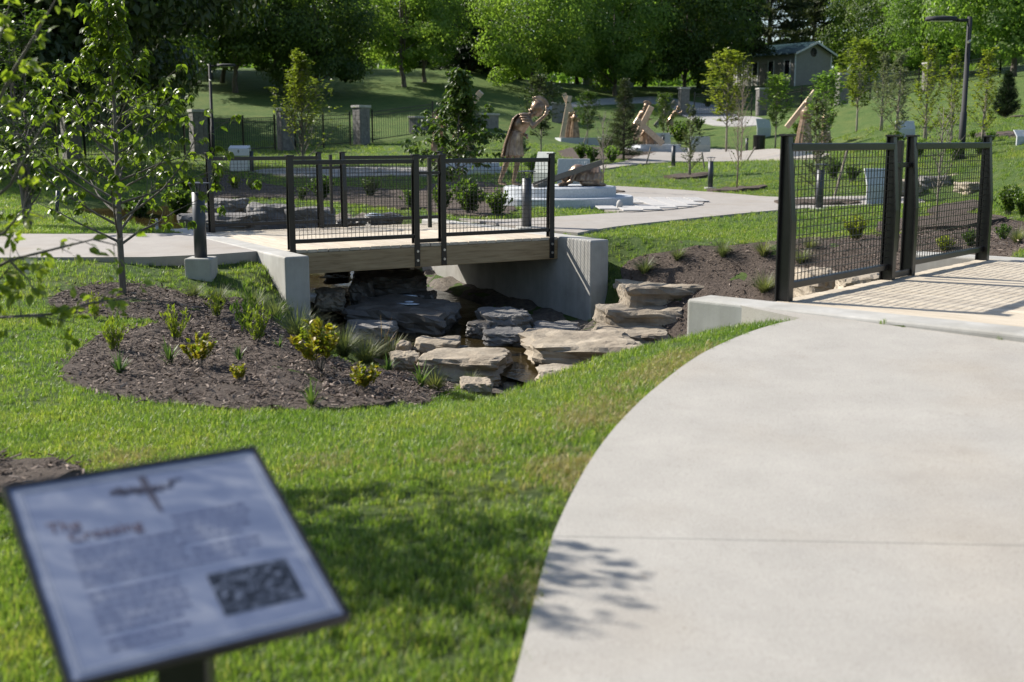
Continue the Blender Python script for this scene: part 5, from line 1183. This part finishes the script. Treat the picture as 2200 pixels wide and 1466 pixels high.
for k, (u, y, sc, lm, lab) in enumerate(((1560, 58, 1.42, 'leaf_yellow', 'yellow-green young tree left of the bare twiggy one'), (1665, 57, 1.02, 'leaf_bright', 'round-headed bright young tree above the near first post'), (1162, 47, 1.0, 'leaf_olive', 'olive young tree behind the whipping soldier head'), (1768, 40, .8, 'leaf_bright', 'loose bright young tree in front of the shed gable'),
                                         (1838, 52, 1.2, 'leaf_yellow', 'yellow-green young tree right of the bald bronze figure'), (1262, 66, .85, 'leaf_shrub', 'slim dark young tree right of the far hooded woman'), (1425, 66, .85, 'leaf_shrub', 'leafy young tree behind the greenish panel and grey cross'), (1015, 56, .6, 'leaf_silver', 'low silvery young tree left of the soldier back'))):
    x, y = G2(u, y); plant_tree('young_tree', *rd_, x, y, lab, 'tree', M[lm], M['bark_pale'], YT, sc, k * 1.3)
sm = young(10, 2.6, .10, .62, 40, 1.0, .075, 9, TD, 3, .1, .025, 2, 5, .03, lambda q: (1 - q) ** .7 * .85 + .15, 1.0, .06)
for k, (u, y, sc, lm, lab) in enumerate(((1482, 36, .82, 'leaf_olive', 'small dense young tree in a mulch mound left of the bare sapling'), (1762, 26.5, .85, 'leaf_olive', 'small-leaved young tree seen through the near first mesh panel'), (1920, 40, 1.2, 'leaf_silver', 'pale loose sapling right of the near middle posts'),
                                         (1985, 36, 1.15, 'leaf_yellow', 'yellowish loose sapling above the second near panel'), (2045, 33, 1.0, 'leaf_yellow', 'yellowish loose sapling just left of the lamp pole'), (2105, 31, .95, 'leaf_yellow', 'yellowish loose sapling just right of the lamp pole'), (1890, 47, 1.15, 'leaf_silver', 'silvery sapling on the slope below the free pillar'))):
    x, y = G2(u, y); plant_tree('sapling', *sm, x, y, lab, 'tree', M[lm], M['bark_pale'], YT, sc, k * 2.1)
sp = conifer(17, 3.2, .78, 300, .13, .06, .1, 1.0, TN); x, y = G2(1340, 48); plant_tree('spruce_tree', *sp, x, y, 'young blue-grey spruce between the two far statue groups', 'tree', M['needle_pine'], M['bark'], YT, 1.0, 0)
tj = conifer(18, 1.95, .55, 420, .10, .02, .6, 1.2, TN); x, y = G2(2155, 50); plant_tree('conifer_shrub', *tj, x, y, 'dark cone-shaped evergreen on the right slope', 'shrub', M['needle'], M['bark'], None, 1.0, 0)
# nearly bare saplings
def bare(seed, h, n, spread, leafn, r0):
    rng = np.random.RandomState(seed); m = MB(); P = []; A = []; m.tube([(0, 0, -.1), (.02, 0, h * .35), (-.02, .02, h * .7), (0, 0, h)], [r0, r0 * .8, r0 * .5, r0 * .15], 7)
    for k in range(n):
        t = .22 + .7 * k / n; a = k * 2.4; s = np.array([0, 0, h * t]); d = unit(np.array([math.cos(a), math.sin(a), 1.6])); ln = spread * (1 - .6 * t) * rng.uniform(.7, 1.2); e = s + d * ln + np.array([0, 0, .1 * ln]); m.tube([s, s + d * ln * .5, e], [r0 * .35, r0 * .22, r0 * .08], 4, False)
        for j in range(leafn): P.append(s + (e - s) * rng.uniform(.3, 1)); A.append(rdir(rng, 1)[0])
        for j in range(2): u = rng.uniform(.3, .8); b = s + (e - s) * u; m.tube([b, b + unit(d + rdir(rng, 1)[0] * .8) * ln * .4], [r0 * .15, r0 * .05], 4, False)
    P = np.array(P); return m.mesh('trunk', True), leafmesh('crown', leaves(P, np.array(A), rdir(rng, len(P)), .05 * rng.uniform(.6, 1.3, len(P)), TD, rng))
ba = bare(21, 2.15, 22, .8, 3, .022); x, y = G2(1585, 30.5); plant_tree('sapling', *ba, x, y, 'nearly bare sapling on the lawn left of the near first post', 'tree', M['leaf_olive'], M['twig'], YT)
x, y = G2(1296, 30); plant_tree('sapling', *ba, x, y, 'nearly bare slim sapling right of the dark tipped beam', 'tree', M['leaf_olive'], M['bark_pale'], YT, .95, 1.0)
bb = bare(22, 3.4, 26, 1.5, 1, .03); x, y = G2(1592, 50); plant_tree('sapling', *bb, x, y, 'bare pale twiggy sapling in front of the shaded drive', 'tree', M['leaf_olive'], M['twig'], YT)
x, y = G2(2022, 17.2); plant_tree('sapling', *ba, x, y, 'thin sapling seen through the second near mesh panel', 'tree', M['leaf_olive'], M['bark_pale'], YT, .8, 2)
# wooden tree stakes
for k, ((u0, v0), (u1, v1), y, lab) in enumerate((((1598, 436), (1622, 416), 34, ''),)): pass
def stake(u0, v0, u1, v1, y, lab):
    a = W(u0, v0, y); z = T(a.x, y); b = W(u1, v1, y + .1); m = MB(); m.tube([(0, 0, -.1), tuple(b - Vector((a.x, y, z)))], .03, 7); o = m.build('tree_stake', M['bark_pale']); o.location = (a.x, y, z); tag(o, lab, 'stake', 'wooden tree stakes')
stake(1598, 346, 1623, 316, 47, 'pale wooden stake leaning by the litter bin'); stake(1792, 392, 1822, 316, 27, 'pale wooden stake leaning behind the near first mesh panel'); stake(1515, 352, 1508, 328, 39, 'thin stake by the small dense young tree'); stake(1387, 345, 1398, 316, 45, 'grey wooden stake in front of the stepped plinth'); stake(1252, 296, 1262, 283, 66, 'pale wooden stake beside the far hooded woman')
stake(2176, 154, 2180, 148, 70, 'white stake end on the top right slope') if False else None
# mulch mounds under young trees on the lawn
for k, (u, v, y, r, lab) in enumerate(((1482, 362, 36, .75, ''), (1585, 392, 30.5, .75, ''), (1757, 440, 25.5, .9, ''), (2022, 520, 17.2, .9, ''), (2155, 258, 50, 1.0, ''), (1296, 380, 30, .6, ''))):
    x, y = G2(u, y); mm = [(x + r * math.cos(a) * (1 + .08 * math.sin(5 * a + k)), y + r * .9 * math.sin(a)) for a in np.linspace(0, 2 * math.pi, 22)[:-1]]; ZONES.append(mm)
    drape('mulch_bed', mm, M['mulch'], .07, .14, .05, seed=k + 4)

# ================================================================ NEAR LEFT TREE (trunk out of frame, branches reach in)
def near_tree():
    rng = np.random.RandomState(41); X0, Y0 = -2.84, 5.25; z0 = T(X0, Y0); m = MB(); P = []; A = []; N = []; S = []; PW = []; AW = []
    B = np.array([X0, Y0, z0]); m.tube([(0, 0, -.1), (.02, -.1, .7), (.02, -.21, 1.5), (.01, -.32, 2.3), (.0, -.4, 2.9)], [.045, .04, .033, .022, .006], 9)
    def br(pts, r, dens):
        m.tube(pts, np.linspace(r, r * .2, len(pts)), 5, False)
        for a, b in zip(pts[:-1], pts[1:]):
            a = np.array(a); b = np.array(b); L_ = np.linalg.norm(b - a); d = (b - a) / max(L_, 1e-6)
            for j in range(max(1, int(L_ * dens))):
                p = a + (b - a) * rng.uniform(); o = rdir(rng, 1)[0]; t = unit(d * .5 + o); q = p + t * rng.uniform(.03, .13); m.tube([p, q], [.0022, .0012], 3, False)
                for w in range(rng.randint(3, 8)):
                    P.append(q + rng.normal(size=3) * .018); A.append(unit(t + rdir(rng, 1)[0] * .8 + np.array([0, 0, -.25]))); N.append(np.array([-.3, .1, .8]) + rdir(rng, 1)[0] * .8); S.append(rng.uniform(.038, .068))
                if rng.uniform() < .16:
                    for w in range(2): PW.append(q + rng.normal(size=3) * .02); AW.append(rdir(rng, 1)[0])
    def w_(u, v, y): return tuple(np.array(W(u, v, y)) - B)
    tr = lambda z: (0, 0, z - z0)
    br([tr(1.0), w_(-60, 330, 5.6), w_(30, 150, 5.5), w_(85, 60, 5.45), w_(125, -10, 5.4)], .013, 12)
    br([tr(.75), w_(-80, 480, 5.5), w_(20, 400, 5.4), w_(75, 300, 5.3), w_(112, 235, 5.3)], .012, 13)
    br([tr(.55), w_(-120, 640, 5.3), w_(20, 560, 5.2), w_(120, 535, 5.2), w_(200, 515, 5.2), w_(262, 530, 5.2)], .011, 20)
    br([tr(.40), w_(-150, 700, 5.2), w_(0, 682, 5.1), w_(110, 675, 5.1), w_(200, 650, 5.1), w_(290, 640, 5.1), w_(345, 655, 5.1)], .010, 17)
    br([w_(20, 560, 5.2), w_(60, 600, 5.1), w_(70, 620, 5.1)], .006, 26); br([w_(-100, 540, 5.3), w_(10, 500, 5.0), w_(50, 450, 5.0), w_(100, 470, 5.0)], .008, 24); br([w_(0, 682, 5.1), w_(90, 680, 5.0), w_(190, 700, 5.0)], .005, 12)
    br([tr(.5), w_(-120, 690, 5.2), w_(0, 600, 5.3), w_(30, 560, 5.3)], .006, 28); br([tr(1.3), w_(-90, 200, 5.5), w_(-10, 120, 5.5), w_(20, 10, 5.5)], .009, 12)
    for k in range(46):                                          # the rest of the crown, out of frame, casts the shadow
        t = .85 + 1.75 * k / 46; a = k * 2.4; d = np.array([math.cos(a), math.sin(a), .75]); ln = rng.uniform(.5, .92) * (1.0 - .55 * max(0, t - 1.5))
        ln_ = np.array([.0, -.14, 0]) * t; e = np.array([0, 0, t]) + d * ln + ln_; u_ = 1100 + 2500 * (e[0] + X0) / (e[1] + Y0)
        if u_ > 60 and t < 1.55: continue
        br([tuple(np.array([0, 0, t]) + ln_), tuple(np.array([0, 0, t]) + ln_ + d * ln * .5), tuple(e + np.array([0, 0, .1]))], .009, 30)
    cm = leafmesh('crown', leaves(np.array(P), np.array(A), np.array(N), np.array(S), TL, rng))
    r_ = plant_tree('flowering_tree', m.mesh('trunk', True), cm, X0, Y0, 'young flowering tree reaching into the left edge with sunlit leaves and white petals', 'tree', M['leaf_near'], M['bark_young'], None)
    PW = np.array(PW); f = link('blossom', leafmesh('blossom', leaves(PW, np.array(AW), rdir(rng, len(PW)), .045 * rng.uniform(.7, 1.2, len(PW)), TL, rng)), M['leaf_white'], r_)
near_tree()

# ================================================================ BED PLANTS
def stems(seed, h, w, n, leaf, per, T_, droop, upw=1.0, tipdense=False):
    rng = np.random.RandomState(seed); m = MB(); P = []; A = []; N = []; S = []
    for k in range(n):
        a = rng.uniform(0, 6.28); q = rng.uniform(0, 1) ** .6; hh = h * rng.uniform(.6, 1.0) * (1 - .25 * q); e = np.array([math.cos(a) * w * q, math.sin(a) * w * q, hh]); mid = e * .5 + np.array([0, 0, .08 * h]); s = np.array([math.cos(a) * w * .12, math.sin(a) * w * .12, -.02])
        m.tube([s, mid, e], [.006, .005, .002], 4, False)
        for j in range(per):
            t = rng.uniform(.15 if not tipdense else .4, 1.02); p = s * (1 - t) ** 2 + 2 * mid * t * (1 - t) + e * t * t; o = rdir(rng, 1)[0]; o[2] = abs(o[2]) * .5; ax = unit(o + np.array([0, 0, upw]) - np.array([0, 0, droop])); P.append(p); A.append(ax); N.append(o * -.4 + np.array([0, 0, .5]) + rdir(rng, 1)[0] * .5); S.append(leaf * rng.uniform(.6, 1.2))
    return m.mesh('stems', True), leafmesh('foliage', leaves(np.array(P), np.array(A), np.array(N), np.array(S), T_, rng))
def tuft(seed, h, w, n, bw=.006):
    rng = np.random.RandomState(seed); V = []; F = []; Rr = []
    for k in range(n):
        a = rng.uniform(0, 6.28); q = rng.uniform(.1, 1) ** .7; d = np.array([math.cos(a), math.sin(a), 0]); b = d * w * .12 * rng.uniform(0, 1); hh = h * rng.uniform(.55, 1.05) * (1 - .35 * q); sd = np.array([-d[1], d[0], 0]) * bw; i0 = len(V)
        for j, t in enumerate((0, .35, .7, 1)):
            p = b + d * w * q * t ** 1.7 + np.array([0, 0, hh * (t - .18 * q * t * t)]); wd_ = (1, .9, .55, .06)[j]; V += [p - sd * wd_, p + sd * wd_]
        for j in range(3): F.append((i0 + 2 * j, i0 + 2 * j + 1, i0 + 2 * j + 3, i0 + 2 * j + 2)); Rr.append(rng.uniform())
    return npmesh('blades', np.array(V), np.array(F), True, np.array(Rr))
PL = {'willow': [stems(50 + k, 1.0, .40, 20, .17, 15, TW, 0, 1.0) for k in range(2)], 'orange': [stems(60 + k, 1.0, .46, 22, .14, 20, TL, 0, .8, True) for k in range(2)], 'bush': [stems(70 + k, 1.0, .62, 46, .14, 24, TL, .1, .5) for k in range(2)]}
TU = {'iris': [tuft(80 + k, 1.0, .42, 20, .036) for k in range(2)], 'tuft': [tuft(84 + k, 1.0, .8, 260, .008) for k in range(3)], 'red': [tuft(90, 1.0, .4, 14, .01)]}
def leafy(name, kind, u, v, px, lab, cat, mat, k, group, ymin=0, wsc=1.0):
    g = G(u, v, ymin); h = px / FPX * g.y; root = empty(name, (g.x, g.y, g.z), k * 1.1, lab, cat, group); h *= {'willow': 1.3, 'orange': 1.15, 'iris': 1.35, 'tuft': 1.35, 'red': 1.1}.get(kind, 1); wsc = wsc * {'willow': .85, 'orange': 1.05, 'tuft': 1.1}.get(kind, 1); root.scale = (h * wsc, h * wsc, h)
    if kind in PL:
        sm_, fm = PL[kind][k % len(PL[kind])]; a = link('stems', sm_, M['bark_young'], root); f = link('foliage', fm, None, root)
    else: f = link('blades', TU[kind][k % len(TU[kind])], None, root)
    if not f.data.materials: f.data.materials.append(mat)
    f.material_slots[0].link = 'OBJECT'; f.material_slots[0].material = mat; return root
BEDP = [('willow', 246, 765, 78, 'lime willow-leaved shrub at the left end of the mulch bed', 'leaf_lime'), ('willow', 380, 738, 70, 'lime willow-leaved shrub right of the tree mulch lobe', 'leaf_lime'), ('willow', 466, 690, 56, 'small lime willow-leaved shrub highest in the bed by the grass', 'leaf_lime'), ('willow', 553, 742, 76, 'lime willow-leaved shrub left of the concrete wall', 'leaf_lime'), ('willow', 528, 722, 84, 'dark green willow-leaved shrub behind the lime one by the wall', 'leaf_shrub'), ('willow', 205, 690, 50, 'small lime sprout left in the tree mulch lobe', 'leaf_lime'),
        ('orange', 430, 798, 78, 'orange-tipped shrub in the middle of the mulch bed', 'leaf_orange'), ('orange', 516, 828, 48, 'low orange-tipped shrub in front of the middle one', 'leaf_orange'), ('orange', 685, 805, 112, 'tallest orange and yellow shrub in front of the concrete wall', 'leaf_orange'), ('orange', 782, 850, 72, 'orange-tipped shrub at the bed corner near the lawn', 'leaf_orange'), ('orange', 685, 770, 75, 'yellow top shoots behind the tallest orange shrub', 'leaf_lime'),
        ('iris', 258, 812, 62, 'iris clump under the left lime shrub', 'blade_iris'), ('iris', 365, 788, 62, 'iris clump left of the middle orange shrub', 'blade_iris'), ('iris', 514, 782, 46, 'iris clump behind the low orange shrub', 'blade_iris'), ('iris', 670, 880, 70, 'iris clump at the front edge of the bed', 'blade_iris'), ('iris', 600, 755, 40, 'iris clump left of the tallest orange shrub', 'blade_iris'), ('iris', 905, 838, 66, 'iris clump right of the orange corner shrub', 'blade_iris'), ('iris', 835, 805, 50, 'iris clump behind the orange corner shrub', 'blade_iris'), ('iris', 370, 880, 26, 'tiny sprout on the lawn edge of the bed', 'blade_iris'),
        ('tuft', 470, 655, 44, 'grass tuft on the slope between the small lime shrub and the wall', 'blade_grey'), ('tuft', 545, 668, 50, 'pale grass tuft on the slope behind the dark willow shrub', 'blade_grey'), ('iris', 600, 700, 46, 'iris clump under the wall tufts', 'blade_iris'), ('tuft', 690, 745, 56, 'grey-green grass tuft behind the tallest orange shrub', 'blade_grey'), ('tuft', 418, 642, 38, 'grass tuft at the upper edge of the tree mulch lobe', 'blade_grey'), ('tuft', 592, 690, 60, 'grey-green grass tuft left of the concrete wall foot', 'blade_grey'), ('tuft', 640, 735, 80, 'grey-green grass tuft in front of the concrete wall', 'blade_grey'), ('tuft', 738, 768, 70, 'grey-green grass tuft right of the tallest orange shrub', 'blade_grey'), ('tuft', 785, 785, 66, 'grey-green grass tuft beside the reddish blades', 'blade_grey'), ('red', 822, 775, 110, 'tall reddish dry blades by the creek edge', 'blade_red'), ('tuft', 840, 780, 62, 'grass tuft at the foot of the reddish blades', 'blade_grey'), ('tuft', 935, 842, 62, 'grass tuft in front of the pale flat-topped slab', 'blade_grey'), ('tuft', 1010, 838, 42, 'grass tuft at the right end of the mulch bed', 'blade_grey'), ('tuft', 1075, 815, 40, 'grass tuft at the foot of the pale slab by the lawn', 'blade_grey')]
for k, (kd, u, v, px, lab, mt) in enumerate(BEDP): leafy({'willow': 'willow_shrub', 'orange': 'flowering_shrub', 'iris': 'iris_clump', 'tuft': 'grass_tuft', 'red': 'grass_tuft'}[kd], kd, u, v, px, lab, {'willow': 'shrub', 'orange': 'shrub', 'iris': 'iris', 'tuft': 'grass tuft', 'red': 'grass tuft'}[kd], M[mt], k, 'plants in the mulch bed')
BANKP = [('tuft', 1385, 592, 42, 'grass tuft on the far mulch bank, leftmost', 'blade_grey'), ('tuft', 1455, 562, 34, 'grass tuft second from left on the far mulch bank', 'blade_grey'), ('tuft', 1553, 556, 38, 'grass tuft in the middle of the far mulch bank', 'blade_grey'), ('tuft', 1640, 552, 40, 'grass tuft on the far mulch bank just left of the near first post', 'blade_grey'), ('tuft', 1642, 635, 50, 'grass tuft right of the grey ledge stone', 'blade_grey'), ('bush', 1838, 520, 62, 'yellowish bush behind the near first mesh panel', 'leaf_yellow'), ('tuft', 1720, 570, 40, 'grass tuft low behind the near first mesh panel', 'blade_grey'), ('tuft', 1740, 540, 34, 'small tuft high behind the near first mesh panel', 'blade_grey'),
         ('bush', 2030, 545, 40, 'yellowish low bush behind the second near mesh panel', 'leaf_yellow'), ('bush', 2085, 535, 44, 'green low bush left of the near end post', 'leaf_shrub'), ('bush', 2165, 462, 66, 'green bush right of the near end post, upper', 'leaf_shrub'), ('bush', 2198, 470, 60, 'green bush at the right edge beside the upper one', 'leaf_shrub'), ('bush', 2155, 520, 40, 'small green bush right of the near end post, lower', 'leaf_shrub'), ('tuft', 2185, 525, 40, 'pale grass tuft at the right edge', 'blade_grey'), ('bush', 2130, 305, 26, 'green bush in the mulch strip on the right slope', 'leaf_bright'), ('bush', 2090, 300, 22, 'yellow-green bush left in the slope mulch strip', 'leaf_bright')]
for k, (kd, u, v, px, lab, mt) in enumerate(BANKP): leafy('grass_tuft' if kd == 'tuft' else 'bush', kd, u, v, px, lab, 'grass tuft' if kd == 'tuft' else 'bush', M[mt], k, 'plants on the far bank', 11.5, 1.0 if kd == 'tuft' else .8)
MIDP = [('bush', 690, 432, 58, 'bush behind the middle of the far bridge, darkest', 'leaf_shrub'), ('bush', 648, 432, 32, 'low bush left of the darkest bush behind the bridge', 'leaf_shrub'), ('bush', 505, 408, 34, 'yellow-green bush behind the left end post', 'leaf_yellow'), ('bush', 462, 405, 52, 'lime bush between bollard and left end post', 'leaf_lime'), ('bush', 795, 425, 46, 'green bush between the back posts', 'leaf_shrub'), ('bush', 545, 412, 28, 'yellow bush behind the left mesh panel', 'leaf_lime'), ('bush', 400, 415, 40, 'lime bush left of the lone bollard', 'leaf_lime'), ('bush', 880, 450, 45, 'dark bush behind the front middle posts', 'leaf_dark'), ('bush', 1010, 462, 80, 'large dark bush behind the right mesh panel', 'leaf_dark'), ('bush', 1070, 468, 66, 'dark bush in front of the round plinth', 'leaf_dark'), ('bush', 950, 455, 60, 'dark bush behind the rail cross', 'leaf_dark'), ('bush', 1180, 372, 42, 'bright bush left of the greenish numeral panel', 'leaf_bright'), ('bush', 1150, 380, 50, 'bright bush behind the soldier legs', 'leaf_bright'), ('bush', 1270, 352, 40, 'bright bush right of the numeral panel', 'leaf_bright'), ('bush', 1315, 350, 38, 'bright bush below the young spruce', 'leaf_bright'), ('bush', 1250, 345, 38, 'green bush behind the numeral panel', 'leaf_shrub'), ('bush', 1110, 350, 60, 'silver-green bush at the soldier kilt', 'leaf_silver'), ('bush', 1300, 330, 40, 'silvery bush left of the young spruce', 'leaf_silver'),
        ('bush', 1790, 385, 46, 'green bush through the first near mesh panel', 'leaf_shrub'), ('bush', 1830, 392, 40, 'green bush left of the white panel in the mesh', 'leaf_shrub'), ('bush', 1925, 320, 40, 'green bush in the gap of the near middle posts', 'leaf_shrub'), ('bush', 1975, 340, 44, 'bush through the top of the second near panel', 'leaf_bright'), ('bush', 2050, 345, 44, 'bush beside the lamp pole in the second near panel', 'leaf_bright'), ('bush', 2105, 335, 40, 'bush left of the near end post top', 'leaf_shrub'), ('bush', 1460, 310, 50, 'dark low bush beside the bronze cross bearer', 'leaf_dark'), ('bush', 1500, 280, 30, 'dark hedge bush on the shaded drive', 'leaf_dark'), ('bush', 1720, 300, 44, 'dark bush behind the tan slanting beam', 'leaf_dark'), ('bush', 1805, 190, 44, 'gold and russet bush on the slope right of the shed', 'leaf_orange'), ('bush', 1520, 232, 22, 'dark clipped bush between the gate pillars', 'leaf_dark'), ('bush', 385, 478, 84, 'dark bush in the shade left of the lone bollard', 'leaf_dark'), ('bush', 300, 482, 72, 'dark bush behind the dogwood trunk', 'leaf_dark'), ('bush', 1700, 320, 36, 'green bush behind the near first post', 'leaf_shrub')]
for k, (kd, u, v, px, lab, mt) in enumerate(MIDP): leafy('bush', kd, u, v, px, lab, 'bush', M[mt], k, 'bushes in the garden beds', 18.5, .85)
# ================================================================ GRASS AND MULCH CHIPS (uncountable: one object each)
def scatter(name, pts, rot, scl, meshes, mat, label, cat):
    me = bpy.data.meshes.new(name); me.vertices.add(len(pts)); me.vertices.foreach_set('co', np.asarray(pts, np.float32).ravel())
    a = me.attributes.new('rot', 'FLOAT_VECTOR', 'POINT'); a.data.foreach_set('vector', np.asarray(rot, np.float32).ravel())
    a = me.attributes.new('scl', 'FLOAT', 'POINT'); a.data.foreach_set('value', np.asarray(scl, np.float32)); me.update()
    col = bpy.data.collections.new(name + '_source')
    for k, m in enumerate(meshes):
        m.materials.append(mat); o = bpy.data.objects.new(name + '_blade', m); col.objects.link(o)
    ob = link(name, me, mat); g = bpy.data.node_groups.new(name, 'GeometryNodeTree'); g.interface.new_socket('Geometry', in_out='INPUT', socket_type='NodeSocketGeometry'); g.interface.new_socket('Geometry', in_out='OUTPUT', socket_type='NodeSocketGeometry')
    N = g.nodes; gi = N.new('NodeGroupInput'); go = N.new('NodeGroupOutput'); ip = N.new('GeometryNodeInstanceOnPoints'); ci = N.new('GeometryNodeCollectionInfo'); ci.inputs[0].default_value = col; ci.inputs[1].default_value = True; ci.inputs[2].default_value = True
    ra = N.new('GeometryNodeInputNamedAttribute'); ra.data_type = 'FLOAT_VECTOR'; ra.inputs[0].default_value = 'rot'; sa = N.new('GeometryNodeInputNamedAttribute'); sa.data_type = 'FLOAT'; sa.inputs[0].default_value = 'scl'
    er = N.new('FunctionNodeEulerToRotation'); g.links.new(ra.outputs[0], er.inputs[0]); g.links.new(er.outputs[0], ip.inputs['Rotation'])
    g.links.new(gi.outputs[0], ip.inputs['Points']); g.links.new(ci.outputs[0], ip.inputs['Instance']); ip.inputs['Pick Instance'].default_value = True; g.links.new(sa.outputs[0], ip.inputs['Scale']); g.links.new(ip.outputs[0], go.inputs[0])
    md = ob.modifiers.new('scatter', 'NODES'); md.node_group = g; tag(ob, label, cat, kind='stuff'); return ob
def blade_tuft(seed, n, h, w, bw):
    rng = np.random.RandomState(seed); V = []; F = []; Rr = []
    for k in range(n):
        a = rng.uniform(0, 6.28); d = np.array([math.cos(a), math.sin(a), 0]); p0 = np.array([rng.uniform(-w, w), rng.uniform(-w, w), -.008]); hh = h * rng.uniform(.55, 1.15); bend = rng.uniform(.1, .75) * hh; sd = np.array([-d[1], d[0], 0]) * bw * rng.uniform(.7, 1.3); i0 = len(V)
        q = rng.uniform()
        for t, wv in ((0, 1), (.55, .85)):
            p = p0 + d * bend * t * t + np.array([0, 0, hh * t]); V += [p - sd * wv, p + sd * wv]
        V.append(p0 + d * bend + np.array([0, 0, hh * .95])); F += [(i0, i0 + 1, i0 + 3), (i0, i0 + 3, i0 + 2), (i0 + 2, i0 + 3, i0 + 4)]; Rr += [q] * 3
    return npmesh('blades', np.array(V), np.array(F), False, np.array(Rr))
rng = np.random.RandomState(9)
def lawn_points(y0, y1, dens, xpad):
    xa = -.52 * y1 - xpad; xb = .52 * y1 + xpad; n = int((xb - xa) * (y1 - y0) * dens); x = rng.uniform(xa, xb, n); y = rng.uniform(y0, y1, n); k = np.abs(x) < .52 * y + xpad; x, y = x[k], y[k]
    ok = np.ones(len(x), bool); jx = x + rng.normal(size=len(x)) * .012; jy = y + rng.normal(size=len(x)) * .012
    for z in ZONES:
        A = np.array([p[:2] for p in z]); bb = (jx > A[:, 0].min()) & (jx < A[:, 0].max()) & (jy > A[:, 1].min()) & (jy < A[:, 1].max()) & ok; i = np.where(bb)[0]
        if len(i): ok[i[inpoly(jx[i], jy[i], A)]] = False
    for B in BR:
        px = x - B['o'][0]; py = y - B['o'][1]; s = px * B['e1'][0] + py * B['e1'][1]; w = px * B['e2'][0] + py * B['e2'][1]; ok &= ~((s > -.17) & (s < 4.45) & (w > -.01) & (w < 5.01))
    ok &= np.hypot(x - px_, y - py_) > 1.52
    x, y = x[ok], y[ok]; f = np.array([noise.noise((a * .8, b * .8, 3)) for a, b in zip(x, y)]); k = rng.uniform(0, 1, len(x)) < .8 + .5 * f; x, y, f = x[k], y[k], f[k]
    return x, y, f
P = []; Rt = []; Sc = []
for y0, y1, dens, xpad, sc in ((1.0, 4.2, 1900, 1.2, 1.0), (4.2, 7.0, 1500, 1.5, 1.02), (7.0, 11, 620, 1.5, 1.15), (11, 19, 260, 1.5, 1.4), (19, 34, 70, 1, 2.0), (34, 60, 14, 0, 3.2)):
    x, y, f = lawn_points(y0, y1, dens, xpad); z = Tn(x, y); n = len(x); P.append(np.c_[x, y, z]); Rt.append(np.c_[rng.normal(size=n) * .12, rng.normal(size=n) * .12, rng.uniform(0, 6.28, n)]); Sc.append(sc * rng.uniform(.65, 1.2, n) * (1 + .35 * f))
P = np.concatenate(P); Rt = np.concatenate(Rt); Sc = np.concatenate(Sc)
scatter('grass', P, Rt, Sc, [blade_tuft(100 + k, 15, .040, .026, .0017) for k in range(5)], M['blade'], 'short mown green grass of the lawn', 'grass')
print('grass tufts', len(P))
# dry patches along the path edge and worn spots
dx = []; 
for (u, v, r, n) in ((1330, 880, .34, 260), (1270, 905, .22, 150), (1390, 815, .28, 200), (1470, 770, .25, 150), (980, 985, .22, 90), (1210, 1010, .2, 120), (1150, 1300, .16, 90), (700, 1000, .25, 70), (300, 1000, .2, 90), (250, 990, .18, 80), (1440, 800, .2, 100)):
    g = G(u, v); q = rng.normal(size=(n, 2)) * r * .5; dx.append(np.c_[g.x + q[:, 0], g.y + q[:, 1] * 1.3])
dx = np.concatenate(dx); ok = ~(inpoly(dx[:, 0], dx[:, 1], far_slab) | inpoly(dx[:, 0], dx[:, 1], near_slab) | inpoly(dx[:, 0], dx[:, 1], bed)); dx = dx[ok]; n = len(dx)
def dry(seed):
    m = blade_tuft(seed, 12, .036, .024, .0018); m.attributes['rnd'].data.foreach_set('value', np.random.RandomState(seed).uniform(.86, 1.0, len(m.polygons)).astype(np.float32)); return m
scatter('dry_grass', np.c_[dx, Tn(dx[:, 0], dx[:, 1]) + .006], np.c_[rng.normal(size=n) * .3, rng.normal(size=n) * .3, rng.uniform(0, 6.28, n)], rng.uniform(.8, 1.3, n), [dry(140 + k) for k in range(3)], M['blade_dry'], 'patches of dry straw-coloured grass near the path edge', 'grass')
def chip(seed):
    r = random.Random(seed); a, b, c = r.uniform(.012, .03), r.uniform(.004, .008), r.uniform(.002, .004)
    v = [(-a, -b, 0), (a, -b * .6, 0), (a * .9, b, 0), (-a * .8, b * .8, 0), (-a * .8, -b * .7, c), (a * .9, -b * .4, c), (a * .7, b * .8, c), (-a * .7, b * .6, c)]
    F = np.array([(0, 3, 2, 1), (4, 5, 6, 7), (0, 1, 5, 4), (1, 2, 6, 5), (2, 3, 7, 6), (3, 0, 4, 7)]); q = r.random(); return npmesh('chip', np.array(v), F, False, np.full(6, q))
CP_ = []
for poly, dens in ((bed, 620), (ring, 700), (bank, 260)):
    A = np.array([p[:2] for p in poly]); x0, y0 = A.min(0); x1, y1 = A.max(0); n = int((x1 - x0) * (y1 - y0) * dens); x = rng.uniform(x0, x1, n); y = rng.uniform(y0, y1, n); k = inpoly(x, y, A); x, y = x[k], y[k]; j = np.where(rng.uniform(size=len(x)) < .25, .10, .03); x = x + rng.normal(size=len(x)) * j; y = y + rng.normal(size=len(x)) * j
    CP_.append(np.c_[x, y, Tn(x, y) + .03 + rng.uniform(-.008, .025, len(x))])
CP_ = np.concatenate(CP_); n = len(CP_)
scatter('mulch_chips', CP_, np.c_[rng.normal(size=n) * .35, rng.normal(size=n) * .35, rng.uniform(0, 6.28, n)], rng.uniform(.6, 1.35, n), [chip(k) for k in range(9)], M['chip'], 'brown shredded bark chips covering the planting beds', 'mulch')
